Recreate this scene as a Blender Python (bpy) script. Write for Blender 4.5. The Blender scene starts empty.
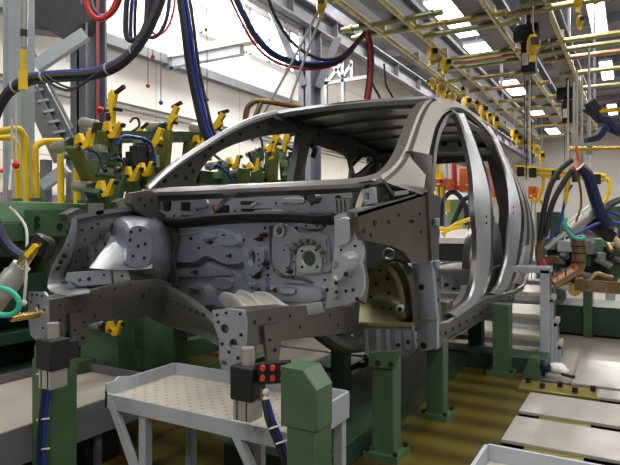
import bpy, bmesh, math, random
from mathutils import Vector, Matrix
from mathutils.geometry import tessellate_polygon
random.seed(7)
SC = bpy.context.scene
COL = SC.collection
# ---------------------------------------------------------------- camera
F, U0, VH, CH = 567.0, 310.0, 223.0, 1.2
SN, CS = 0.497, 0.8677
def ray(u, v):
    r = (u-U0)/F; t = (v-VH)/F
    return CS*r-SN, CS+SN*r, -t
def pz(u, v, Z):
    a, b, c = ray(u, v); k = (Z-CH)/c; return Vector((a*k, b*k, Z))
def px(u, v, X):
    a, b, c = ray(u, v); k = X/a; return Vector((X, b*k, CH+c*k))
def py(u, v, Y):
    a, b, c = ray(u, v); k = Y/b; return Vector((a*k, Y, CH+c*k))
def pd(u, v, d):
    a, b, c = ray(u, v); return Vector((a*d, b*d, CH+c*d))
cam = bpy.data.cameras.new('camera'); co = bpy.data.objects.new('camera', cam); COL.objects.link(co)
co.location = (0, 0, CH); co.rotation_euler = (math.pi/2, 0, math.atan2(SN, CS))
cam.sensor_width = 36; cam.lens = F/620*36; cam.shift_y = -(232.5-VH)/620
cam.clip_start = .05; cam.clip_end = 200
SC.camera = co

# ---------------------------------------------------------------- materials
def lin(c):
    return tuple(((x/255)/12.92 if x/255 <= .04045 else ((x/255+.055)/1.055)**2.4) for x in c)
def mat(name, rgb, rough=.5, metal=0., var=.12, scale=6., bump=0., bscale=40., emit=0., stretch=None, spec=None):
    m = bpy.data.materials.new(name); m.use_nodes = True
    nt = m.node_tree; N = nt.nodes; L = nt.links
    b = N['Principled BSDF']; c = lin(rgb)
    tc = N.new('ShaderNodeTexCoord'); src = tc.outputs['Object']
    if stretch:
        mp = N.new('ShaderNodeMapping'); mp.inputs['Scale'].default_value = stretch
        L.new(src, mp.inputs[0]); src = mp.outputs[0]
    n = N.new('ShaderNodeTexNoise'); n.inputs['Scale'].default_value = scale; n.inputs['Detail'].default_value = 5
    L.new(src, n.inputs['Vector'])
    r = N.new('ShaderNodeValToRGB')
    r.color_ramp.elements[0].position = .3; r.color_ramp.elements[1].position = .7
    r.color_ramp.elements[0].color = (*[x*(1-var*1.5) for x in c], 1); r.color_ramp.elements[1].color = (*[min(1, x*(1+var)) for x in c], 1)
    L.new(n.outputs['Fac'], r.inputs[0]); L.new(r.outputs[0], b.inputs['Base Color'])
    b.inputs['Roughness'].default_value = rough; b.inputs['Metallic'].default_value = metal
    if spec is not None: b.inputs['Specular IOR Level'].default_value = spec
    if bump:
        n2 = N.new('ShaderNodeTexNoise'); n2.inputs['Scale'].default_value = bscale; L.new(src, n2.inputs['Vector'])
        bp = N.new('ShaderNodeBump'); bp.inputs['Strength'].default_value = bump; bp.inputs['Distance'].default_value = .02
        L.new(n2.outputs['Fac'], bp.inputs['Height']); L.new(bp.outputs[0], b.inputs['Normal'])
    if emit:
        b.inputs['Emission Color'].default_value = (*c, 1); b.inputs['Emission Strength'].default_value = emit
    return m
M = {}
def mk(k, *a, **kw): M[k] = mat(k, *a, **kw)
mk('steel', (150, 149, 148), .36, .75, .05, 4)
mk('steel_warm', (130, 127, 122), .38, .75, .05, 4)
mk('steel_bright', (196, 199, 205), .44, .85, .06, 5)
mk('steel_blue', (172, 178, 190), .38, .75, .05, 4)
mk('steel_dark', (108, 105, 102), .34, .75, .08, 4)
mk('steel_olive', (112, 108, 98), .38, .85, .08, 4)
mk('steel_shine', (226, 223, 218), .34, .6, .04, 8)
mk('mastic', (33, 33, 36), .6, 0, .1)
mk('hole', (12, 12, 13), .8, 0, 0)
mk('stud', (78, 62, 52), .4, .7, .1)
mk('green', (70, 98, 70), .45, 0, .13, 5, .03, 60)
mk('green_dark', (42, 64, 48), .45, 0, .15, 5, .03, 60)
mk('green_light', (112, 150, 112), .5, 0, .1)
mk('yellow', (236, 196, 34), .42, 0, .1)
mk('yellow_dk', (196, 158, 20), .4, 0, .1)
mk('liner', (150, 146, 108), .4, .6, .1, 5)  # olive reflections on the bare steel put into the colour
mk('olive', (98, 102, 40), .5, 0, .15)
mk('zinc', (176, 166, 118), .3, .75, .25, 3, stretch=(.6, 6, 6))
mk('zinc_pink', (178, 144, 118), .3, .75, .2, 3)
mk('zinc_green', (150, 156, 116), .3, .75, .2, 3)
mk('brass', (200, 170, 100), .25, .9, .08)
mk('bronze', (150, 122, 92), .35, .8, .2, 12)
mk('grey_paint', (104, 108, 118), .5, 0, .08)
mk('grey_light', (168, 174, 182), .5, 0, .07)
mk('grey_mid', (112, 114, 118), .5, 0, .1)
mk('alu', (178, 178, 174), .38, .6, .06)
mk('cyl_grey', (150, 152, 142), .4, .3, .08)
mk('black', (24, 24, 26), .5, 0, .1)
mk('rubber', (34, 34, 38), .5, 0, .1)
mk('blue', (32, 56, 140), .4, 0, .1)
mk('blue_dark', (26, 32, 66), .4, 0, .1)
mk('conduit', (132, 44, 52), .5, 0, .08)
mk('red', (196, 40, 44), .45, 0, .08)
mk('teal', (60, 176, 150), .4, 0, .08)
mk('orange_red', (196, 66, 46), .45, 0, .08)
mk('orange', (212, 104, 44), .45, 0, .1)
mk('white', (222, 220, 214), .5, 0, .05)
mk('rope', (188, 186, 180), .7, 0, .1)
mk('wood', (176, 164, 142), .6, 0, .1)
mk('lamp_glow', (255, 252, 244), .5, 0, 0, emit=9.)
mk('win_glow', (255, 255, 255), .5, 0, 0, emit=5.)
mk('ceil', (118, 114, 116), .8, 0, .1, 2)
mk('girder', (112, 112, 120), .5, 0, .1)

def custom(name, build):
    m = bpy.data.materials.new(name); m.use_nodes = True
    build(m.node_tree, m.node_tree.nodes, m.node_tree.links, m.node_tree.nodes['Principled BSDF']); M[name] = m
def n_wall(nt, N, L, b):      # painted sandwich panels, joints every 3 m along, every 1.2 m up
    tc = N.new('ShaderNodeTexCoord'); sep = N.new('ShaderNodeSeparateXYZ'); L.new(tc.outputs['Object'], sep.inputs[0])
    ad = N.new('ShaderNodeMath'); ad.operation = 'ADD'; L.new(sep.outputs[0], ad.inputs[0]); L.new(sep.outputs[1], ad.inputs[1])
    cb = N.new('ShaderNodeCombineXYZ'); L.new(ad.outputs[0], cb.inputs[0]); L.new(sep.outputs[2], cb.inputs[1])
    br = N.new('ShaderNodeTexBrick'); br.offset = 0; L.new(cb.outputs[0], br.inputs['Vector'])
    for k, v in (('Scale', 1), ('Brick Width', 3.), ('Row Height', 1.2), ('Mortar Size', .012), ('Mortar Smooth', .2), ('Bias', 0)): br.inputs[k].default_value = v
    br.inputs['Color1'].default_value = (*lin((224, 221, 215)), 1); br.inputs['Color2'].default_value = (*lin((221, 214, 202)), 1)
    br.inputs['Mortar'].default_value = (*lin((176, 166, 154)), 1)
    n = N.new('ShaderNodeTexNoise'); n.inputs['Scale'].default_value = .8; n.inputs['Detail'].default_value = 6; L.new(cb.outputs[0], n.inputs['Vector'])
    mx = N.new('ShaderNodeMixRGB'); mx.blend_type = 'MULTIPLY'; mx.inputs[0].default_value = .15
    L.new(br.outputs[0], mx.inputs[1]); L.new(n.outputs['Fac'], mx.inputs[2]); L.new(mx.outputs[0], b.inputs['Base Color'])
    b.inputs['Roughness'].default_value = .7
custom('wall', n_wall)
def n_conc(nt, N, L, b):
    tc = N.new('ShaderNodeTexCoord'); n = N.new('ShaderNodeTexNoise'); n.inputs['Scale'].default_value = 1.3; n.inputs['Detail'].default_value = 9
    L.new(tc.outputs['Object'], n.inputs['Vector']); r = N.new('ShaderNodeValToRGB')
    r.color_ramp.elements[0].position = .3; r.color_ramp.elements[1].position = .72
    r.color_ramp.elements[0].color = (*lin((122, 117, 108)), 1); r.color_ramp.elements[1].color = (*lin((158, 152, 142)), 1)
    L.new(n.outputs['Fac'], r.inputs[0]); L.new(r.outputs[0], b.inputs['Base Color']); b.inputs['Roughness'].default_value = .35
custom('concrete', n_conc)
def n_pit(nt, N, L, b):       # varnished olive-yellow base plate, machined in wide passes
    tc = N.new('ShaderNodeTexCoord'); w = N.new('ShaderNodeTexWave'); w.bands_direction = 'Y'; w.inputs['Scale'].default_value = 1.1
    w.inputs['Distortion'].default_value = 1.2; w.inputs['Detail'].default_value = 3; L.new(tc.outputs['Object'], w.inputs['Vector'])
    n = N.new('ShaderNodeTexNoise'); n.inputs['Scale'].default_value = 3; n.inputs['Detail'].default_value = 6; L.new(tc.outputs['Object'], n.inputs['Vector'])
    mx = N.new('ShaderNodeMixRGB'); mx.inputs[0].default_value = .5; L.new(w.outputs['Fac'], mx.inputs[1]); L.new(n.outputs['Fac'], mx.inputs[2])
    r = N.new('ShaderNodeValToRGB'); r.color_ramp.elements[0].position = .2; r.color_ramp.elements[1].position = .85
    r.color_ramp.elements[0].color = (*lin((70, 60, 22)), 1); r.color_ramp.elements[1].color = (*lin((118, 106, 46)), 1)
    L.new(mx.outputs[0], r.inputs[0]); L.new(r.outputs[0], b.inputs['Base Color']); b.inputs['Roughness'].default_value = .32; b.inputs['Metallic'].default_value = .3
custom('pit', n_pit)
def n_tread(base):            # checker plate: raised lozenges as bump
    def f(nt, N, L, b):
        tc = N.new('ShaderNodeTexCoord'); mp = N.new('ShaderNodeMapping'); mp.inputs['Rotation'].default_value = (0, 0, .785); L.new(tc.outputs['Object'], mp.inputs[0])
        v = N.new('ShaderNodeTexVoronoi'); v.inputs['Scale'].default_value = 22; v.inputs['Randomness'].default_value = 0; L.new(mp.outputs[0], v.inputs['Vector'])
        lt = N.new('ShaderNodeMath'); lt.operation = 'LESS_THAN'; lt.inputs[1].default_value = .2; L.new(v.outputs['Distance'], lt.inputs[0])
        n = N.new('ShaderNodeTexNoise'); n.inputs['Scale'].default_value = 4; n.inputs['Detail'].default_value = 7; L.new(tc.outputs['Object'], n.inputs['Vector'])
        r = N.new('ShaderNodeValToRGB'); c = lin(base)
        r.color_ramp.elements[0].position = .3; r.color_ramp.elements[1].position = .7
        r.color_ramp.elements[0].color = (*[x*.82 for x in c], 1); r.color_ramp.elements[1].color = (*c, 1)
        L.new(n.outputs['Fac'], r.inputs[0]); 
        mx = N.new('ShaderNodeMixRGB'); mx.blend_type = 'MULTIPLY'; mx.inputs[2].default_value = (.62, .62, .62, 1); L.new(lt.outputs[0], mx.inputs[0]); L.new(r.outputs[0], mx.inputs[1])
        L.new(mx.outputs[0], b.inputs['Base Color'])
        bp = N.new('ShaderNodeBump'); bp.inputs['Strength'].default_value = .4; bp.inputs['Distance'].default_value = .004; L.new(lt.outputs[0], bp.inputs['Height']); L.new(bp.outputs[0], b.inputs['Normal'])
        b.inputs['Roughness'].default_value = .5
    return f
custom('tread', n_tread((192, 184, 172)))

# ---------------------------------------------------------------- mesh builder
def smooth_path(P, n=8, closed=False):
    P = [Vector(p) for p in P]
    if len(P) < 3: return P
    out = []; m = len(P); rng = range(m if closed else m-1)
    for i in rng:
        p1, p2 = P[i], P[(i+1) % m]
        p0 = P[i-1] if (closed or i > 0) else p1*2-p2
        p3 = P[(i+2) % m] if (closed or i+2 < m) else p2*2-p1
        for k in range(n):
            t = k/n
            out.append(.5*((2*p1)+(p2-p0)*t+(2*p0-5*p1+4*p2-p3)*t*t+(3*p1-p0-3*p2+p3)*t**3))
    if not closed: out.append(P[-1].copy())
    return out
def resample(P, n):
    P = [Vector(p) for p in P]; d = [0]
    for a, b in zip(P, P[1:]): d.append(d[-1]+(b-a).length)
    out = []; j = 0
    for i in range(n):
        s = d[-1]*i/(n-1)
        while j < len(P)-2 and d[j+1] < s: j += 1
        k = 0 if d[j+1] == d[j] else (s-d[j])/(d[j+1]-d[j]); out.append(P[j].lerp(P[j+1], k))
    return out
class MB:
    def __init__(s): s.v = []; s.f = []; s.m = []; s.mats = []
    def mi(s, k):
        if k not in s.mats: s.mats.append(k)
        return s.mats.index(k)
    def add(s, V, Fs, k):
        o = len(s.v); i = s.mi(k); s.v += [Vector(x) for x in V]
        for f in Fs: s.f.append([a+o for a in f]); s.m.append(i)
        return s
    def box(s, lo, hi, k, rz=0, piv=None):
        x0, y0, z0 = lo; x1, y1, z1 = hi
        V = [Vector(p) for p in ((x0,y0,z0),(x1,y0,z0),(x1,y1,z0),(x0,y1,z0),(x0,y0,z1),(x1,y0,z1),(x1,y1,z1),(x0,y1,z1))]
        if rz:
            c = Vector(piv) if piv else (V[0]+V[6])/2; R = Matrix.Rotation(rz, 3, 'Z'); V = [c+R@(p-c) for p in V]
        return s.add(V, [(0,3,2,1),(4,5,6,7),(0,1,5,4),(1,2,6,5),(2,3,7,6),(3,0,4,7)], k)
    def cbox(s, c, sz, k, rz=0): return s.box([a-b/2 for a, b in zip(c, sz)], [a+b/2 for a, b in zip(c, sz)], k, rz)
    def bar(s, p, q, w, h, k, up=(0, 0, 1)):      # rectangular bar from p to q, w across, h along "up"
        p, q = Vector(p), Vector(q); d = (q-p).normalized(); u = Vector(up)
        if abs(d.dot(u)) > .98: u = Vector((0, 1, 0))
        a = d.cross(u).normalized(); b = a.cross(d).normalized()
        V = [e+a*w/2*i+b*h/2*j for e in (p, q) for i, j in ((-1,-1),(1,-1),(1,1),(-1,1))]
        return s.add(V, [(3,2,1,0),(4,5,6,7),(0,1,5,4),(1,2,6,5),(2,3,7,6),(3,0,4,7)], k)
    def tube(s, P, r, k, n=8, sm=0, caps=True, closed=False):
        P = smooth_path(P, sm, closed) if sm else [Vector(p) for p in P]
        m = len(P); rs = r if isinstance(r, (list, tuple)) else [r]*m
        if len(rs) != m: rs = [rs[min(len(rs)-1, int(i*len(rs)/m))] for i in range(m)]
        V = []; nrm = None
        for i, p in enumerate(P):
            if closed: t = (P[(i+1) % m]-P[i-1]).normalized()
            else: t = (P[min(i+1, m-1)]-P[max(i-1, 0)]).normalized()
            if nrm is None: nrm = t.orthogonal().normalized()
            nrm = (nrm-t*nrm.dot(t))
            nrm = nrm.normalized() if nrm.length > 1e-6 else t.orthogonal().normalized()
            b = t.cross(nrm)
            for j in range(n):
                a = 2*math.pi*j/n; V.append(p+(nrm*math.cos(a)+b*math.sin(a))*rs[i])
        Fs = [(i*n+j, i*n+(j+1) % n, ((i+1) % m)*n+(j+1) % n, ((i+1) % m)*n+j) for i in range(m if closed else m-1) for j in range(n)]
        if caps and not closed: Fs += [tuple(range(n))[::-1], tuple((m-1)*n+j for j in range(n))]
        return s.add(V, Fs, k)
    def cyl(s, p, q, r, k, n=14, r2=None): return s.tube([p, q], [r, r if r2 is None else r2], k, n)
    def lathe(s, p, axis, prof, k, n=16):         # prof: (along axis, radius)
        ax = Vector(axis).normalized(); return s.tube([Vector(p)+ax*a for a, _ in prof], [max(b, 1e-4) for _, b in prof], k, n)
    def ball(s, c, r, k, n=10, sc=(1, 1, 1)):
        V = []; Fs = []; h = n//2+1
        for i in range(h+1):
            th = math.pi*i/h
            for j in range(n):
                a = 2*math.pi*j/n; V.append(Vector(c)+Vector((r*sc[0]*math.sin(th)*math.cos(a), r*sc[1]*math.sin(th)*math.sin(a), r*sc[2]*math.cos(th))))
        for i in range(h):
            for j in range(n): Fs.append((i*n+j, (i+1)*n+j, (i+1)*n+(j+1) % n, i*n+(j+1) % n))
        return s.add(V, Fs, k)
    def plate(s, out, holes, th, fn, k, kedge=None):    # outline + holes in 2D, mapped by fn(a,b,c), c from 0 to th
        loops = [list(out)]+[list(h) for h in holes]
        for i, lp in enumerate(loops):
            ar = sum(lp[j-1][0]*lp[j][1]-lp[j][0]*lp[j-1][1] for j in range(len(lp)))
            if (ar < 0) == (i == 0): lp.reverse()
        pts = [p for lp in loops for p in lp]
        tri = tessellate_polygon([[Vector((p[0], p[1], 0)) for p in lp] for lp in loops])
        n = len(pts); V = [fn(a, b, 0) for a, b in pts]+[fn(a, b, th) for a, b in pts]
        s.add(V, [tuple(t) for t in tri]+[tuple(x+n for x in t[::-1]) for t in tri], k)
        o = len(s.v)-2*n; i = s.mi(kedge or k); b0 = 0
        for lp in loops:
            m = len(lp)
            for j in range(m):
                a, b = o+b0+j, o+b0+(j+1) % m; s.f.append([a, b, b+n, a+n]); s.m.append(i)
            b0 += m
        return s
    def strip(s, A, B, nrm, prof, k, n=24, sm=6, ks=None):    # lofted pressing between edge lines A and B
        A = resample(smooth_path(A, sm), n); B = resample(smooth_path(B, sm), n); nrm = Vector(nrm).normalized()
        V = []; m = len(prof)
        for a, b in zip(A, B):
            for t, h in prof: V.append(a.lerp(b, t)+nrm*h)
        for j in range(m):
            kk = ks.get(j, k) if ks else k; i0 = s.mi(kk)
        o = len(s.v); s.v += V
        for i in range(n-1):
            for j in range(m):
                s.f.append([o+i*m+j, o+i*m+(j+1) % m, o+(i+1)*m+(j+1) % m, o+(i+1)*m+j]); s.m.append(s.mi(ks.get(j, k) if ks else k))
        s.f.append([o+j for j in range(m)][::-1]); s.m.append(s.mi(k)); s.f.append([o+(n-1)*m+j for j in range(m)]); s.m.append(s.mi(k))
        return s
    def grid(s, rows, k, th=None, off=(0, 0, -1)):            # rows of points -> sheet with thickness
        nr, nc = len(rows), len(rows[0]); V = [Vector(p) for r in rows for p in r]
        Fs = [(i*nc+j, i*nc+j+1, (i+1)*nc+j+1, (i+1)*nc+j) for i in range(nr-1) for j in range(nc-1)]
        if th:
            n = len(V); o = Vector(off).normalized()*th; V += [p+o for p in V]; Fs += [tuple(x+n for x in f[::-1]) for f in Fs]
            bd = [(0, j) for j in range(nc)]+[(i, nc-1) for i in range(1, nr)]+[(nr-1, j) for j in range(nc-2, -1, -1)]+[(i, 0) for i in range(nr-2, 0, -1)]
            ix = [i*nc+j for i, j in bd]
            Fs += [(ix[q], ix[(q+1) % len(ix)], ix[(q+1) % len(ix)]+n, ix[q]+n) for q in range(len(ix))]
        return s.add(V, Fs, k)
    def disc(s, c, nrm, r, k, h=.003, n=10):
        c = Vector(c); nrm = Vector(nrm).normalized(); return s.cyl(c-nrm*h, c+nrm*h, r, k, n)
    def build(s, name, parent=None, bevel=0., ang=35):
        me = bpy.data.meshes.new(name); me.from_pydata(s.v, [], s.f)
        for k in s.mats: me.materials.append(M[k])
        me.polygons.foreach_set('material_index', s.m)
        bm = bmesh.new(); bm.from_mesh(me); bmesh.ops.recalc_face_normals(bm, faces=bm.faces); bm.to_mesh(me); bm.free()
        me.polygons.foreach_set('use_smooth', [True]*len(me.polygons)); me.set_sharp_from_angle(angle=math.radians(ang)); me.update()
        o = bpy.data.objects.new(name, me); COL.objects.link(o)
        if bevel:
            b = o.modifiers.new('bevel', 'BEVEL'); b.width = bevel; b.segments = 2; b.limit_method = 'ANGLE'; b.angle_limit = .7
        if parent is not None: attach(o, parent)
        return o
def wloc(o):
    l = Vector((0, 0, 0))
    while o is not None and o.type == 'EMPTY': l = l+o.location; o = o.parent
    return l
def attach(o, parent):
    o.parent = parent
    if parent.type == 'EMPTY': o.matrix_parent_inverse = Matrix.Translation(-parent.location)
def tag(o, label, cat, group=None, kind=None):
    o['label'] = label; o['category'] = cat
    if group: o['group'] = group
    if kind: o['kind'] = kind
    return o
def thing(name, label, cat, loc=(0, 0, 0), group=None):
    o = bpy.data.objects.new(name, None); COL.objects.link(o); o.location = loc; o.empty_display_size = .1
    return tag(o, label, cat, group, 'thing')
def struct(o): o['kind'] = 'structure'; return o
def dup(root, loc, rz=0, sc=1, label=None):
    r = root.copy(); COL.objects.link(r); r.location = loc; r.rotation_euler = (0, 0, rz); r.scale = (sc, sc, sc)
    if label: r['label'] = label
    for ch in list(root.children):
        c = ch.copy(); COL.objects.link(c); c.parent = r
        for g in list(ch.children):
            d = g.copy(); COL.objects.link(d); d.parent = c
    return r
def circ(a, b, r, n=16, r2=None): return [(a+r*math.cos(2*math.pi*i/n), b+(r2 or r)*math.sin(2*math.pi*i/n)) for i in range(n)]
def XY(c): return lambda a, b, t: Vector((a, b, c+t))        # horizontal plate
def PX_(c): return lambda a, b, t: Vector((c+t, a, b))        # plane X=c, 2D = (Y,Z)
def PY_(c): return lambda a, b, t: Vector((a, c+t, b))        # plane Y=c, 2D = (X,Z)
def outX(P, X): return [(q.y, q.z) for q in (px(u, v, X) for u, v in P)]
def outY(P, Y): return [(q.x, q.z) for q in (py(u, v, Y) for u, v in P)]
def rectuv(u0, v0, u1, v1): return [(u0, v0), (u1, v0), (u1, v1), (u0, v1)]
def rnd(P, n=3):                                             # rounded closed outline in px
    return [(q.x, q.y) for q in smooth_path([Vector((a, b, 0)) for a, b in P], n, True)]
# ================================================================= THE HALL
struct(MB().box((-9.2, -12, -.2), (14, 43, 0), 'concrete').build('floor'))
struct(MB().box((-9.2, -12, 0), (-9, 43.2, 7.4), 'wall').build('wall_left'))
mk('wall_grey_dim', (188, 184, 177), .7, 0, .06, 1)  # grey paint, toned darker to stand for the dimmer far end
struct(MB().box((-9.2, 43, 0), (14, 43.2, 7.4), 'wall_grey_dim').build('wall_back'))
cm = MB().box((-9.2, -12, 7.4), (14, 43.2, 7.5), 'ceil')
struct(cm.build('ceiling'))
for i in range(17):
    y = 2.2+i*2.4; struct(MB().box((-9, y-.05, 7.12), (9, y+.05, 7.4), 'girder').build('trim_%d' % (i+1)))
# high window strip
for i, (y0, y1) in enumerate(((10.4, 12.2), (12.4, 14.2), (14.4, 16.2))):
    w = struct(MB().box((-9.0, y0, 5.75), (-8.97, y1, 6.95), 'win_glow').build('window_%d' % (i+1)))
    f = MB()
    for z in (5.75, 6.35, 6.95): f.box((-8.98, y0-.05, z-.03), (-8.93, y1+.05, z+.03), 'grey_light')
    for y in (y0, (y0+y1)/2, y1): f.box((-8.98, y-.03, 5.72), (-8.93, y+.03, 6.98), 'grey_light')
    f.build('window_frame', w)
# ledges and pipes on the wall
struct(MB().box((-9, -1, 4.66), (-8.8, 42.9, 4.86), 'grey_mid').build('trim_20'))
struct(MB().box((-9, -1, 3.5), (-8.96, 42.9, 3.53), 'grey_mid').box((-9, -1, 3.62), (-8.96, 42.9, 3.64), 'grey_mid').build('trim_21'))
struct(MB().box((-9, -1, .9), (-8.93, 42.9, 1.7), 'grey_mid').build('trim_22'))
o = MB().cyl((-8.9, -1, 2.05), (-8.9, 14, 2.05), .04, 'red').build('wall_pipe'); tag(o, 'red water pipe running low along the white wall behind the yellow hoops', 'pipe')
o = MB().tube([(-8.85, 14.5, 4.35), (-8.85, 26, 4.35)], .07, 'white', 10).build('wall_pipe'); tag(o, 'cream pipe along the panelled wall seen above the car roof', 'pipe')
# steel frame: columns, crane girder, braces
GX = -6.3
def column(name, y, w, lab, red=False):
    t = thing(name, lab, 'column', (GX, y, 0))
    m = MB().box((GX-.15, y-w/2, .02), (GX+.15, y-w/2+.03, 5.5), 'grey_paint').box((GX-.15, y+w/2-.03, .02), (GX+.15, y+w/2, 5.5), 'grey_paint')
    m.box((GX-.02, y-w/2, .02), (GX+.02, y+w/2, 5.5), 'grey_paint'); m.build('shaft', t)
    MB().box((GX-.25, y-w/2-.1, 0), (GX+.25, y+w/2+.1, .03), 'grey_mid').build('base_plate', t)
    if red: MB().box((GX+.15, y-.02, .1), (GX+.17, y+.03, 5.5), 'conduit').build('red_stripe', t)
    return t
t = column('steel_column', 5.08, .34, 'grey steel column with a red conduit behind the blue hose bundle', True)
t = column('steel_column', 11.0, .5, 'grey steel column standing above the middle of the car roof')
MB().bar(pd(304, 86, 12.5), pd(264, -8, 12.5), .16, .16, 'grey_paint').build('brace', t)
MB().bar(pd(318, 88, 12.7), pd(338, 38, 12.7), .16, .16, 'grey_paint').build('brace', t)
g = MB().box((GX-.2, 1, 5.5), (GX+.2, 42.9, 5.54), 'girder').box((GX-.2, 1, 5.96), (GX+.2, 42.9, 6.0), 'girder').box((GX-.02, 1, 5.5), (GX+.02, 42.9, 6.), 'girder')
for y in range(2, 42, 2): g.box((GX-.18, y, 5.5), (GX+.18, y+.02, 6.), 'girder')
tag(g.build('crane_girder'), 'long grey crane girder carried by the steel columns', 'girder', kind='thing')
tag(MB().box((-9, 9.15, 4.8), (-6.4, 9.4, 4.95), 'white').box((-9, 9.2, 4.6), (-6.9, 9.35, 4.8), 'grey_light').build('wall_bracket'), 'pale bracket beam sticking out from the bright wall below the window', 'beam')
# lattice against the wall above the roof of the car
m = MB(); Y = 14.
for a, b in (((323, 84), (372, 76)), ((326, 60), (326, 110)), ((343, 55), (343, 110)), ((327, 84), (344, 60)), ((343, 78), (330, 62)), ((343, 78), (352, 64)), ((352, 60), (352, 78))):
    m.bar(py(*a, Y), py(*b, Y), .09, .09, 'girder')
tag(m.build('wall_lattice'), 'grey steel lattice frame in front of the panelled wall above the roof', 'frame')
mk('girder_dark', (74, 74, 80), .5, 0, .1)
# left: dark crane end beam and access stairs
m = MB(); m.bar(pd(28, -6, 7.6), pd(86, 30, 7.4), .35, .5, 'girder_dark'); m.bar(pd(20, 10, 7.6), pd(86, 16, 7.4), .3, .55, 'girder_dark')
tag(m.build('crane_beam'), 'dark grey box beam across the top left corner beside the column', 'beam')
t = thing('access_stairs', 'grey open stair flight climbing beside the left column', 'stairs', tuple(pd(45, 150, 7.0)))
m = MB(); m.bar(pd(28, 85, 7), pd(62, 160, 7), .05, .2, 'grey_mid'); m.build('stringer', t)
m = MB(); m.bar(pd(38, 85, 7.1), pd(76, 160, 7.1), .05, .2, 'grey_mid'); m.build('stringer', t)
for i in range(7):
    a = i/6; MB().bar(pd(29+33*a, 92+62*a, 7), pd(39+34*a, 90+62*a, 7.1), .2, .03, 'grey_light').build('tread', t)
MB().tube([pd(30, 45, 7), pd(72, 128, 7)], .02, 'grey_mid').build('handrail', t)
MB().bar(pd(46, 160, 7), pd(46, 400, 7), .1, .1, 'grey_mid').build('leg', t)
MB().bar(pd(72, 160, 7.1), pd(72, 400, 7.1), .1, .1, 'grey_mid').build('leg', t)
tag(MB().bar(pd(43, 186, 6.8), pd(67, 168, 6.8), .12, .12, 'grey_light').build('diagonal_brace'), 'low grey diagonal brace behind the yellow hoops', 'brace')
tag(MB().bar(pd(36, 67, 6.9), pd(86, 34, 7.0), .12, .14, 'grey_light').build('diagonal_brace'), 'high grey diagonal brace between left post and red striped column', 'brace')
t = thing('steel_post', 'tall grey post with a hanging air cylinder at the left edge', 'post', tuple(pz(20, 520, 0)))
p = pd(21, 223, 4.6); MB().box((p.x-.09, p.y-.06, 0), (p.x+.09, p.y+.06, 4.6), 'grey_light').box((p.x-.1, p.y-.09, 0), (p.x-.08, p.y+.09, 4.6), 'grey_light').build('shaft', t)
MB().cyl(pd(25, -5, 4.3), pd(24, 48, 4.3), .024, 'cyl_grey').build('air_cylinder', t)
MB().cyl(pd(24, 30, 4.3), pd(24, 37, 4.3), .027, 'black').build('clamp_band', t)
MB().bar(pd(23, 50, 4.3), pd(24, 88, 4.3), .03, .03, 'yellow').build('hook_strap', t)

# ----------------------------------------------------------------- ceiling lights
def light(name, y0, x, n, lab, z=7.0, w=.75, L=1.35):
    t = thing(name, lab, 'ceiling light', (x, y0, z), 'strip lights under the roof')
    MB().box((x-w/2-.03, y0, z), (x+w/2+.03, y0+L, z+.1), 'grey_light').build('housing', t)
    MB().box((x-w/2, y0+.04, z-.05), (x+w/2, y0+L-.04, z), 'lamp_glow').build('diffuser', t)
    for y in (y0+.2, y0+L-.2): MB().box((x-.02, y-.02, z+.1), (x+.02, y+.02, 7.4), 'grey_light').build('hanger', t)
    return t
names = ('first', 'second', 'third', 'fourth', 'fifth', 'sixth', 'seventh', 'eighth')
XA, XB = -4.47, -.92
def yz(u, v, z=7.0): return pz(u, v, z).y
rowA = [(445, 8), (465, 27), (480, 49), (512, 84), (539, 113), (553, 130)]
rowB = [(596, 8), (599, 26), (606, 66), (612, 107)]
for i, (u, v) in enumerate(rowA): light('strip_light', yz(u, v)-.7, pz(u, v, 7.).x, 0, '%s strip light from the camera in the row over the yellow balancers' % names[i], L=(1.5, 1.5, 1.7, 2.8, 1.6, 2.4)[i])
for i, (u, v) in enumerate(rowB): light('strip_light', yz(u, v)-.7, pz(u, v, 7.).x, 0, '%s strip light from the camera in the row at the right edge' % names[i], L=(1.5, 1.6, 2.8, 2.8)[i], w=.38)
def area(name, loc, sx, sy, e, rot=(0, 0, 0), col=(1, .97, .92)):
    l = bpy.data.lights.new(name, 'AREA'); l.shape = 'RECTANGLE'; l.size = sx; l.size_y = sy; l.energy = e; l.color = col
    o = bpy.data.objects.new(name, l); COL.objects.link(o); o.location = loc; o.rotation_euler = rot; return o
for i, x in enumerate((XA, XB, 2.6, 6.5)):  # unseen rows at right and behind the camera are added for reflections
    for j, y in enumerate((-4.5, 2.5, 9.5, 17., 25., 34.)):
        area('strip_and_added_glow', (x, y, 6.9), .4, 5.5, (170, 170, 200, 240, 290, 370)[j]*(.9, .9, .9, .8)[i])
# daylight through the high windows
area('window_daylight', (-8.85, 12.9, 6.35), 1.2, 6., 420, (0, -math.pi/2, 0), (.95, .98, 1))
# unseen glowing roof panel and lamp, both added to brighten the left wall
rl = struct(MB().box((-8.4, 5.5, 7.36), (-7.2, 13, 7.4), 'win_glow').build('window_4'))
area('wall_wash_fill', (-7.8, 9.2, 7.3), 1.2, 7.5, 1500, (0, -.4, 0), (1, .98, .95))
w = bpy.data.worlds.new('hall_surroundings'); SC.world = w; w.use_nodes = True
w.node_tree.nodes['Background'].inputs[0].default_value = (.86, .92, 1, 1); w.node_tree.nodes['Background'].inputs[1].default_value = .11
SC.view_settings.view_transform = 'Standard'; SC.view_settings.look = 'None'; SC.view_settings.gamma = 1; SC.view_settings.exposure = .12

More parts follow.
